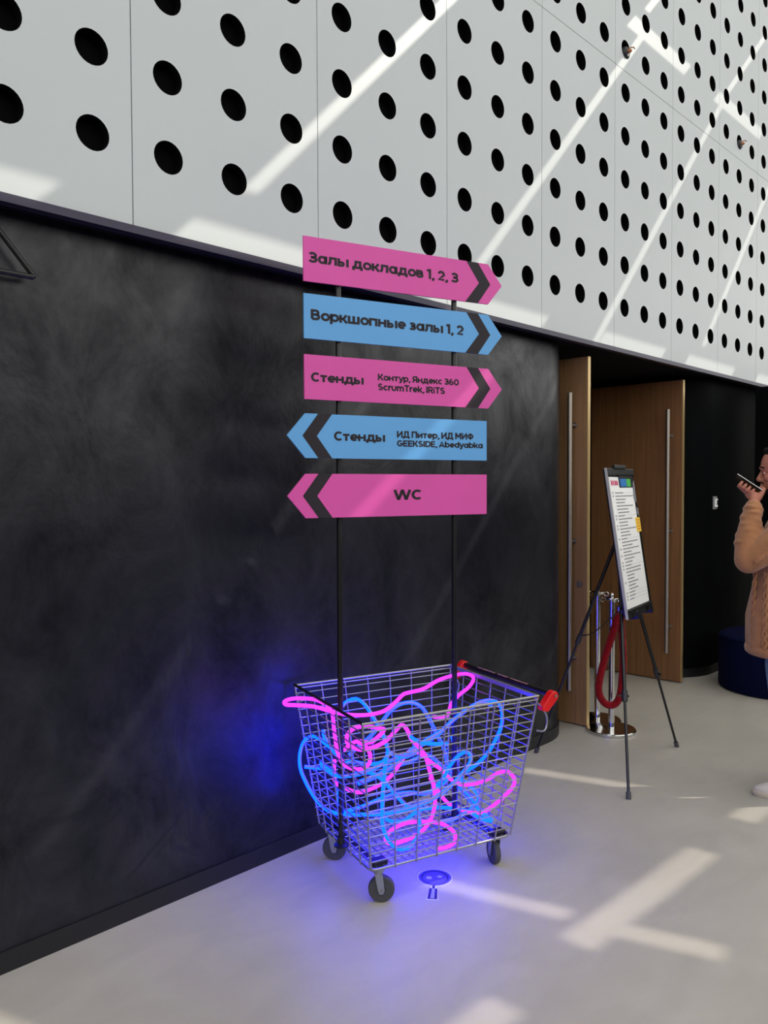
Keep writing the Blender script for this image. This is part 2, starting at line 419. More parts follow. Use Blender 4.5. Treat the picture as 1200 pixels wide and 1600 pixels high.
topp = perforated(range(12, 17), zs2+0.003, CEIL).build('perforated_panel', [WHITE, VOID], back)
xs0 = X0+DX*0.5
for proto in (lowp, midp, topp):
    for n in range(-8, 21):
        o = proto if n == -8 else proto.copy()
        if n != -8: COL.objects.link(o)
        o.location = (xs0+3*DX*n+0.002, YP, 0)

# ------------------------------------------------------------ small fixtures in two holes
def fixture(kx, kz, label):
    x, z = X0+DX*kx, Z0+DZ*kz
    t = thing('wall_spotlight', label, 'fixture', (x, YP, z))
    Mx = Matrix.Rotation(PI/2, 4, 'X')
    MB().lathe([(0.0, 0.0), (0.034, 0.0), (0.036, 0.01), (0.036, 0.075), (0.03, 0.085), (0.0, 0.085)], 16, M=Matrix.Translation((0.0, 0.068, -0.020)) @ Mx).build('housing', HUB, t, smooth=40)
    MB().lathe([(0.0, 0), (0.012, 0), (0.012, 0.02), (0.006, 0.028), (0, 0.028)], 12, M=Matrix.Translation((0.002, -0.014, -0.018)) @ Mx).build('nozzle', COPPER, t, smooth=40)
    MB().tube([(0.01, -0.01, 0.0), (0.02, -0.025, 0.012), (0.034, -0.038, 0.014), (0.046, -0.042, 0.006)], 0.004, 6).build('bracket', COPPER, t, smooth=60)
fixture(13, 6, 'small dark fixture with copper nozzle in a wall hole, the nearer one')
fixture(20, 6, 'small dark fixture with copper nozzle in a wall hole, the farther one')

# black triangular wire frame at the upper left
def tri_bracket():
    t = thing('triangular_bracket', 'black metal triangle frame on the dark wall at the upper left', 'bracket', (0.9, YW, 2.3))
    def rc(pts, r=0.012):
        out = []; n = len(pts)
        for i in range(n):
            a, b, c = Vector(pts[i-1]), Vector(pts[i]), Vector(pts[(i+1) % n])
            p, q = b+(a-b).normalized()*r, b+(c-b).normalized()*r
            for k in range(5):
                s_ = k/4; out.append((1-s_)**2*p+2*s_*(1-s_)*b+s_*s_*q)
        return out
    y = -0.045
    tri = rc([(0.197, y, -0.006), (0.0, y, 0.222), (-0.2, y, -0.006)])
    MB().tube(tri, 0.0095, 8, closed=True).build('frame', BLK, t, smooth=60)
    for x, z in ((0.0, 0.214), (-0.188, -0.002)):
        MB().tube([(x, y, z), (x, 0, z)], 0.006, 8).build('wall_pin', BLK, t, smooth=60)
tri_bracket()

# ------------------------------------------------------------ doors
def door(name, n_, xface, y0, y1, sgn, wood, lock):
    """leaf standing open, perpendicular to the wall; the face towards the camera is at xface"""
    leaf = MB().box(xface, xface+0.034, y0+0.006, y1, 0.008, 2.45).build(name, wood, bevel=0.002)
    tag(leaf, kind='structure')
    MB().box(xface+0.001, xface+0.033, y0, y0+0.006, 0.008, 2.45).build('edge_strip', EDGE, leaf)
    hx = xface-0.065; hy = y0+0.095
    h = MB().tube([(hx, hy, 0.245), (hx, hy, 2.215)], 0.0165, 14).build('pull_handle', STEEL, leaf, smooth=50)
    for z in (0.455, 1.235, 2.005):
        MB().tube([(hx, hy, z), (xface, hy, z)], 0.009, 10).tube([(xface-0.006, hy, z), (xface, hy, z)], 0.018, 14).build('standoff', STEEL, leaf, smooth=50)
    if lock:
        MB().tube([(xface-0.01, y0+0.055, 0.95), (xface, y0+0.055, 0.95)], 0.022, 20).tube([(xface-0.013, y0+0.055, 0.95), (xface-0.01, y0+0.055, 0.95)], 0.010, 12).build('lock_cylinder', STEEL, leaf, smooth=50)
    return leaf
door('door_1', 1, 4.69, 2.690, 3.55, 1, WOOD2, True)
door('door_2', 2, 6.27, 2.745, 3.56, 1, WOOD, False)
# door frame
tag(MB().box(4.742, 6.262, 3.56, 3.62, 2.46, ZS).build('trim_3', SOFFIT), kind='structure')

# keypad on the right wall
t = thing('access_keypad', 'small grey access keypad on the black wall right of the doors', 'keypad', (6.815, YW, 1.455))
MB().box(-0.035, 0.035, -0.014, 0, -0.055, 0.055).build('back_plate', SWITCH, t, bevel=0.004)
MB().box(-0.024, 0.024, -0.024, -0.014, -0.036, 0.036).build('reader', PAPER, t, bevel=0.003)
MB().box(-0.001, 0.019, -0.0255, -0.024, -0.018, 0.02).build('display', SWITCHD, t)

# ------------------------------------------------------------ cart
CART = Vector((2.475, 2.24, 0)); CRZ = math.atan2(-0.302, 0.953)
cart = thing('shopping_cart', 'wire shopping cart with red handle caps filled with glowing neon tubes', 'cart', CART, CRZ)
ZL, ZT = 0.150, 0.742
def hx(z): return 0.326+0.076*(z-ZL)/(ZT-ZL)
def hy(z): return 0.243+0.084*(z-ZL)/(ZT-ZL)
def wire(pts, r=0.0026, name='basket_wire', m_=WIRE, n=6):
    return MB().tube(pts, r, n).build(name, m_, cart, smooth=60)
NR = 17
for i in range(1, NR):
    z = ZL+(ZT-ZL)*i/NR; a, b = hx(z), hy(z); e = 0.006
    for s_ in (-1, 1):
        wire([(-a-e, s_*b, z), (a+e, s_*b, z)]); wire([(s_*a, -b-e, z), (s_*a, b+e, z)])
for s_ in (-1, 1):
    for k in range(1, 7):
        f_ = -1+2*k/7+0.03
        wire([(f_*hx(ZL), s_*(hy(ZL)+0.004), ZL-0.008), (f_*hx(ZT), s_*(hy(ZT)+0.004), ZT)], 0.0031)
    for k in range(1, 6):
        f_ = -1+2*k/6
        wire([(s_*(hx(ZL)+0.004), f_*hy(ZL), ZL-0.008), (s_*(hx(ZT)+0.004), f_*hy(ZT), ZT)], 0.0031)
    for q in (-1, 1):
        wire([(q*hx(ZL), s_*hy(ZL), ZL), (q*hx(ZT), s_*hy(ZT), ZT)], 0.0042)
# floor of the basket
for k in range(1, 20):
    x = -hx(ZL)+2*hx(ZL)*k/20; wire([(x, -hy(ZL), ZL), (x, hy(ZL), ZL)], 0.0024, 'floor_wire')
for k in range(1, 9):
    y = -hy(ZL)+2*hy(ZL)*k/9; wire([(-hx(ZL), y, ZL-0.005), (hx(ZL), y, ZL-0.005)], 0.0028, 'floor_wire')
# bottom frame and rim
a, b = hx(ZL), hy(ZL)
def rounded(a, b, z, r=0.03):
    out = []
    for cx, cy, a0 in ((a-r, b-r, 0), (-a+r, b-r, 90), (-a+r, -b+r, 180), (a-r, -b+r, 270)):
        for k in range(5):
            an = math.radians(a0+22.5*k); out.append((cx+r*math.cos(an), cy+r*math.sin(an), z))
    return out
MB().tube(rounded(a, b, ZL), 0.0055, 8, closed=True).build('bottom_frame', WIRE, cart, smooth=60)
A, B = hx(ZT), hy(ZT)
for s_ in (-1, 1):
    MB().tube([(-A-0.004, s_*B, ZT), (A+0.004, s_*B, ZT)], 0.0055, 8).build('side_rail', WIRE, cart, smooth=60)
    MB().tube([(-A, s_*B, ZT-0.014), (A, s_*B, ZT-0.014)], 0.0035, 8).build('side_rail', WIRE, cart, smooth=60)
MB().tube([(-A, -B, ZT+0.002), (-A, B, ZT+0.002)], 0.0062, 8).build('front_rail', BLK, cart, smooth=60)
MB().box(A-0.006, A+0.006, -B, B, ZT-0.012, ZT+0.004).build('rear_rail', ZINC, cart)
# handle
hxp, hz = 0.462, 0.744
MB().tube([(hxp, -0.335, hz), (hxp, 0.30, hz)], 0.0125, 14).build('handle_bar', BLK, cart, smooth=50)
for s_, y in ((-1, -0.352), (1, 0.298)):
    poly = [(0.395, 0.690), (0.425, 0.682), (0.475, 0.728), (0.480, 0.742), (0.474, 0.757), (0.462, 0.764), (0.446, 0.760), (0.398, 0.706)]
    MB().prism(poly, y-0.014, y+0.020).build('handle_end_cap', RED, cart, bevel=0.004)
    MB().tube([(0.462, y-0.018, 0.744), (0.462, y-0.013, 0.744)], 0.0065, 12).build('bolt', STEEL, cart, smooth=50)
    MB().tube(catmull([(A-0.004, s_*(B-0.002), 0.600), (A+0.012, y, 0.604), (A+0.026, y, 0.628), (A+0.026, y, 0.66), (0.412, y, 0.69)], 5), 0.0042, 8).build('handle_strut', WIRE, cart, smooth=60)
    MB().tube([(A, s_*B, 0.712), (0.402, y, 0.705)], 0.004, 8).build('handle_strut', WIRE, cart, smooth=60)
# chassis
for x in (-0.27, 0.285):
    MB().box(x-0.02, x+0.02, -0.215, 0.215, ZL-0.012, ZL-0.006).build('chassis_bar', BLK, cart)
for x, y in ((-0.272, -0.198), (-0.272, 0.205), (0.285, -0.205), (0.285, 0.2)):
    MB().box(x-0.032, x+0.032, y-0.022, y+0.022, ZL-0.006, ZL+0.016).build('corner_block', BLK, cart, bevel=0.004)
def caster(x, y, rz, rear):
    M0 = Matrix.Translation((x, y, 0)) @ Matrix.Rotation(rz, 4, 'Z')
    ax = Matrix.Rotation(PI/2, 4, 'X')
    off = 0.012; R_ = 0.051
    f_ = MB()
    f_.lathe([(0.0, 0.134), (0.024, 0.134), (0.024, 0.118), (0.016, 0.112), (0, 0.112)], 18, M=M0)
    for s_ in (-1, 1):
        f_.prism([(-0.014, 0.116), (0.016, 0.116), (off+0.012, 0.05), (off+0.006, 0.036), (off-0.008, 0.036), (off-0.014, 0.05)], s_*0.019-0.0015, s_*0.019+0.0015, M=M0)
    f_.box(-0.015, 0.016, -0.02, 0.02, 0.110, 0.116, M=M0)
    fo = f_.build('caster_fork', ZINC, cart, smooth=40)
    Mw = M0 @ Matrix.Translation((off, 0, R_)) @ ax
    MB().lathe([(0.032, -0.013), (R_-0.004, -0.013), (R_, -0.008), (R_, 0.008), (R_-0.004, 0.013), (0.032, 0.013)], 32, M=Mw).build('tire', RUB, fo, smooth=40)
    MB().lathe([(0.0, -0.013), (0.016, -0.015), (0.018, -0.006), (0.028, -0.006), (0.0285, -0.012), (0.033, -0.011), (0.033, 0.011), (0.0285, 0.012), (0.028, 0.006), (0.018, 0.006), (0.016, 0.015), (0, 0.013)], 28, M=Mw).build('wheel_hub', HUB, fo, smooth=40)
    MB().lathe([(0.0, -0.023), (0.006, -0.023), (0.006, 0.023), (0, 0.023)], 12, M=Mw).build('axle', STEEL, fo, smooth=40)
# wheel contacts measured: front near (-.267,-.195), front far (-.276,.21), rear near (.31,-.155)
caster(-0.272, -0.198, math.radians(-27), False)
caster(-0.284, 0.208, math.radians(-32), False)
caster(0.302, -0.168, math.radians(78), True)
caster(0.29, 0.2, math.radians(60), True)

# faded lettering strip on the handle (small unreadable characters)
hl = MB()
rr = random.Random(3)
for k in range(24):
    y = 0.175-0.0155*k
    if k in (9, 15): continue
    wl = 0.0100
    hl.box(hxp-0.008, hxp-0.0035, y-wl, y-wl+0.002, hz+0.0098, hz+0.0128)
    hl.box(hxp-0.008, hxp-0.0035, y-0.002, y, hz+0.0098, hz+0.0128)
    if rr.random() < 0.6: hl.box(hxp-0.0065, hxp-0.005, y-wl, y, hz+0.0098, hz+0.0128)
hl.build('handle_print', PALEPINK, cart)

# ------------------------------------------------------------ neon tubes
TUBES = {
  'pA': [(0.074,-0.050,0.632), (0.170,0.000,0.612), (0.245,0.080,0.633), (0.313,0.120,0.655), (0.375,0.130,0.683), (0.379,0.100,0.728), (0.378,0.150,0.738), (0.288,0.120,0.749), (0.159,0.050,0.756), (0.054,0.000,0.743), (-0.027,-0.020,0.742), (-0.058,-0.020,0.737), (-0.100,-0.030,0.713), (-0.159,-0.040,0.687), (-0.243,-0.060,0.688), (-0.333,-0.070,0.703), (-0.393,-0.050,0.719), (-0.453,0.000,0.735), (-0.509,0.050,0.736), (-0.538,0.080,0.735), (-0.528,0.120,0.737), (-0.485,0.150,0.735), (-0.436,0.140,0.733), (-0.396,0.100,0.730), (-0.376,0.050,0.718), (-0.364,0.020,0.690), (-0.365,0.000,0.630), (-0.352,0.000,0.545), (-0.353,-0.050,0.511), (-0.335,-0.100,0.498), (-0.302,-0.130,0.502), (-0.284,-0.150,0.528), (-0.281,-0.150,0.562), (-0.301,-0.150,0.596), (-0.306,-0.100,0.597)],
  'pB': [(-0.276,0.100,0.504), (-0.267,0.050,0.541), (-0.257,0.000,0.567), (-0.255,-0.100,0.589), (-0.241,-0.150,0.627), (-0.229,-0.170,0.655), (-0.262,-0.200,0.673), (-0.325,-0.220,0.695), (-0.376,-0.220,0.698), (-0.370,-0.140,0.653), (-0.366,-0.120,0.617), (-0.363,-0.160,0.606), (-0.365,-0.250,0.622), (-0.310,-0.260,0.629), (-0.240,-0.220,0.633), (-0.195,-0.200,0.653), (-0.155,-0.180,0.665), (-0.120,-0.160,0.636), (-0.094,-0.150,0.591), (-0.058,-0.150,0.552), (-0.028,-0.150,0.510), (0.005,-0.120,0.448), (0.039,-0.100,0.369), (0.048,-0.100,0.295), (0.029,-0.100,0.229), (-0.020,-0.110,0.189), (-0.098,-0.140,0.186), (-0.178,-0.150,0.186), (-0.196,-0.120,0.189), (-0.155,-0.060,0.185), (-0.090,-0.020,0.186), (-0.023,-0.010,0.187), (0.047,-0.040,0.187), (0.086,-0.090,0.189), (0.091,-0.160,0.188), (0.070,-0.220,0.186), (0.051,-0.230,0.168), (0.015,-0.230,0.160), (-0.021,-0.230,0.163)],
  'pC': [(-0.281,0.180,0.440), (-0.284,0.180,0.391), (-0.278,0.180,0.343), (-0.252,0.160,0.323), (-0.199,0.120,0.304), (-0.142,0.100,0.317), (-0.096,0.080,0.343), (-0.066,0.050,0.386), (-0.043,0.040,0.423), (-0.018,0.030,0.460), (0.011,0.020,0.481), (0.047,0.000,0.459), (0.085,0.000,0.425), (0.143,0.000,0.379), (0.192,0.000,0.328), (0.236,-0.020,0.304), (0.299,-0.040,0.305), (0.331,-0.090,0.338), (0.331,-0.160,0.385), (0.340,-0.210,0.402), (0.340,-0.250,0.388), (0.336,-0.250,0.356), (0.327,-0.210,0.307), (0.318,-0.150,0.249), (0.308,-0.090,0.199), (0.262,-0.060,0.189), (0.235,0.030,0.185), (0.201,0.050,0.210), (0.161,0.050,0.261), (0.115,0.050,0.334)],
  'bA': [(-0.364,0.110,0.598), (-0.359,0.110,0.568), (-0.340,0.100,0.530), (-0.296,0.120,0.480), (-0.298,0.160,0.490), (-0.331,0.180,0.522), (-0.354,0.200,0.542), (-0.355,0.260,0.528), (-0.378,0.270,0.515), (-0.396,0.270,0.485), (-0.409,0.260,0.443), (-0.404,0.260,0.392), (-0.388,0.250,0.345), (-0.368,0.240,0.301), (-0.336,0.240,0.250), (-0.316,0.190,0.228), (-0.319,0.080,0.252), (-0.326,-0.050,0.296), (-0.301,-0.120,0.316), (-0.243,-0.150,0.318), (-0.179,-0.180,0.326), (-0.109,-0.200,0.340), (-0.014,-0.200,0.357), (0.078,-0.180,0.386), (0.148,-0.160,0.420), (0.194,-0.140,0.444), (0.211,-0.120,0.467), (0.198,-0.100,0.477), (0.169,-0.080,0.454), (0.153,-0.050,0.409), (0.153,0.000,0.343), (0.135,0.050,0.282)],
  'bB': [(-0.386,0.260,0.403), (-0.338,0.220,0.401), (-0.326,0.100,0.431), (-0.343,0.140,0.435), (-0.343,0.180,0.442), (-0.339,0.170,0.417), (-0.339,0.110,0.417), (-0.344,0.000,0.437), (-0.302,-0.020,0.439), (-0.244,-0.020,0.439), (-0.184,0.000,0.443), (-0.133,0.000,0.456), (-0.061,0.020,0.460), (0.013,0.040,0.469), (0.077,0.040,0.492), (0.136,0.020,0.528), (0.193,0.000,0.581), (0.239,-0.040,0.634), (0.296,-0.060,0.665), (0.363,-0.060,0.667), (0.371,-0.110,0.661), (0.362,-0.140,0.626), (0.356,-0.140,0.574), (0.347,-0.110,0.506), (0.339,-0.060,0.434), (0.331,0.010,0.366), (0.327,0.070,0.322), (0.282,0.080,0.274), (0.313,0.030,0.219), (0.309,-0.060,0.186), (0.279,-0.140,0.187)],
  'bC': [(0.004,-0.050,0.508), (-0.097,-0.120,0.513), (-0.195,-0.200,0.558), (-0.242,-0.230,0.580), (-0.262,-0.240,0.539), (-0.271,-0.240,0.459), (-0.276,-0.240,0.379), (-0.269,-0.230,0.312), (-0.244,-0.220,0.248), (-0.199,-0.200,0.196), (-0.171,-0.210,0.186), (-0.124,-0.200,0.187), (-0.036,-0.110,0.187), (0.006,-0.040,0.206), (0.008,0.000,0.235), (-0.042,0.000,0.266), (-0.111,-0.020,0.341), (-0.159,-0.020,0.397), (-0.199,0.000,0.425), (-0.245,0.050,0.422)],
  'bD': [(-0.240,0.200,0.652), (-0.212,0.200,0.676), (-0.179,0.180,0.688), (-0.157,0.150,0.673), (-0.142,0.120,0.642), (-0.125,0.100,0.603), (-0.108,0.080,0.565), (-0.100,0.060,0.525), (-0.088,0.060,0.477), (-0.092,0.100,0.424), (-0.142,0.140,0.409), (-0.224,0.140,0.434), (-0.261,0.140,0.418), (-0.289,0.100,0.363), (-0.313,0.080,0.320), (-0.321,0.050,0.287), (-0.298,0.020,0.280), (-0.241,0.000,0.294), (-0.170,0.000,0.307), (-0.092,0.020,0.307), (0.012,0.050,0.288), (0.123,0.100,0.245), (0.219,0.120,0.255), (0.281,0.120,0.311), (0.288,0.100,0.389), (0.248,0.080,0.488)],
  'bE': [(-0.228,0.150,0.459), (-0.188,0.140,0.494), (-0.145,0.120,0.532), (-0.116,0.100,0.572), (-0.092,0.080,0.617), (-0.069,0.060,0.655), (-0.033,0.040,0.680), (0.020,0.040,0.678), (0.068,0.040,0.652), (0.119,0.060,0.587), (0.167,0.080,0.512), (0.220,0.100,0.429), (0.240,0.100,0.351), (0.281,0.100,0.268), (0.310,0.050,0.212), (0.313,-0.020,0.187), (0.291,-0.160,0.190)],
  'bF': [(-0.152,-0.240,0.635), (-0.120,-0.240,0.613), (-0.068,-0.240,0.595), (0.031,-0.220,0.571)],
  'bG': [(-0.093,0.070,0.185), (-0.075,0.030,0.186), (-0.031,0.020,0.186), (0.048,0.030,0.211), (0.129,0.030,0.206), (0.222,0.030,0.185), (0.259,-0.050,0.189), (0.266,-0.120,0.185), (0.284,-0.170,0.189)],
  'bH': [(0.079,-0.070,0.186), (0.150,-0.070,0.185), (0.222,-0.050,0.188), (0.293,-0.010,0.185), (0.316,-0.030,0.236), (0.320,0.040,0.263), (0.308,0.140,0.280), (0.244,0.160,0.332), (0.182,0.180,0.383), (0.088,0.180,0.370), (-0.004,0.180,0.356), (-0.090,0.180,0.329), (-0.169,0.180,0.315)],
  'bI': [(-0.258,0.000,0.398), (-0.169,0.000,0.414), (-0.089,-0.020,0.455), (-0.024,-0.040,0.509), (0.036,-0.060,0.546), (0.105,-0.060,0.571), (0.176,-0.060,0.615), (0.252,-0.060,0.649), (0.319,-0.060,0.662), (0.371,-0.050,0.644)],
}

LAB = {
 'pA': 'pink neon tube with its loop hanging out of the front of the cart',
 'pB': 'pink neon tube coiling near the front corner and ending on the basket floor',
 'pC': 'pink neon tube low in the cart with a loop near the handle end',
 'bA': 'bright blue neon tube with the big arc bulging at the front face of the cart',
 'bB': 'blue neon tube rising to the highest blue arch by the handle end',
 'bC': 'blue neon tube hanging in a long U against the near side of the cart',
 'bD': 'blue neon tube with a small arch beside the left pole',
 'bE': 'blue neon tube arching in the middle of the cart behind the pink coil',
 'bF': 'short bright blue neon end lying across the middle of the near side',
 'bG': 'blue neon tube lying low along the basket floor towards the rear wheel',
 'bH': 'blue neon tube winding low behind the others along the far side',
 'bI': 'blue neon tube running slantwise up under the highest arch',
}
for k, pts in TUBES.items():
    P = catmull(pts, 6)
    ctr = Vector(pts[0])
    t = thing('neon_tube', LAB[k], 'neon tube', CART, CRZ, 'neon tubes piled in the cart')
    r = 0.0080 if k[0] == 'p' else 0.0073
    MB().tube(P, r, 10).build('light_core', NEONP if k[0] == 'p' else NEONB, t, smooth=60)
    # milky back strip running along the tube
    if k in ('bA', 'bB', 'bC', 'bD', 'bE', 'bI', 'bH'):
        sd = {'bA': (0.55, -0.6, 0.55), 'bB': (0.1, -0.75, 0.66), 'bC': (0.8, -0.35, 0.45), 'bD': (0.6, -0.8, 0.1), 'bE': (-0.5, -0.8, 0.2), 'bI': (0, -1, 0.3), 'bH': (0, -1, 0.4)}[k]
        o_ = Vector(sd).normalized()*0.0052
        MB().tube([p+o_ for p in P], 0.0046, 8).build('silicone_back', SLEEVE, t, smooth=60)

# ------------------------------------------------------------ sign post with five arrows
post = thing('direction_signpost', 'two black poles rising from the cart with five pink and blue arrow boards', 'signpost', CART, CRZ)
for x in (-0.336, 0.210):
    p_ = MB().tube([(x, 0.0, ZL+0.006), (x, 0.0, 2.56)], 0.0115, 14).build('pole', BLK, post, smooth=50)
    MB().lathe([(0, 0), (0.03, 0), (0.03, 0.006), (0.016, 0.012), (0.016, 0.04), (0, 0.04)], 18, M=Matrix.Translation((x, 0, ZL+0.002))).build('foot', BLK, p_, smooth=40)

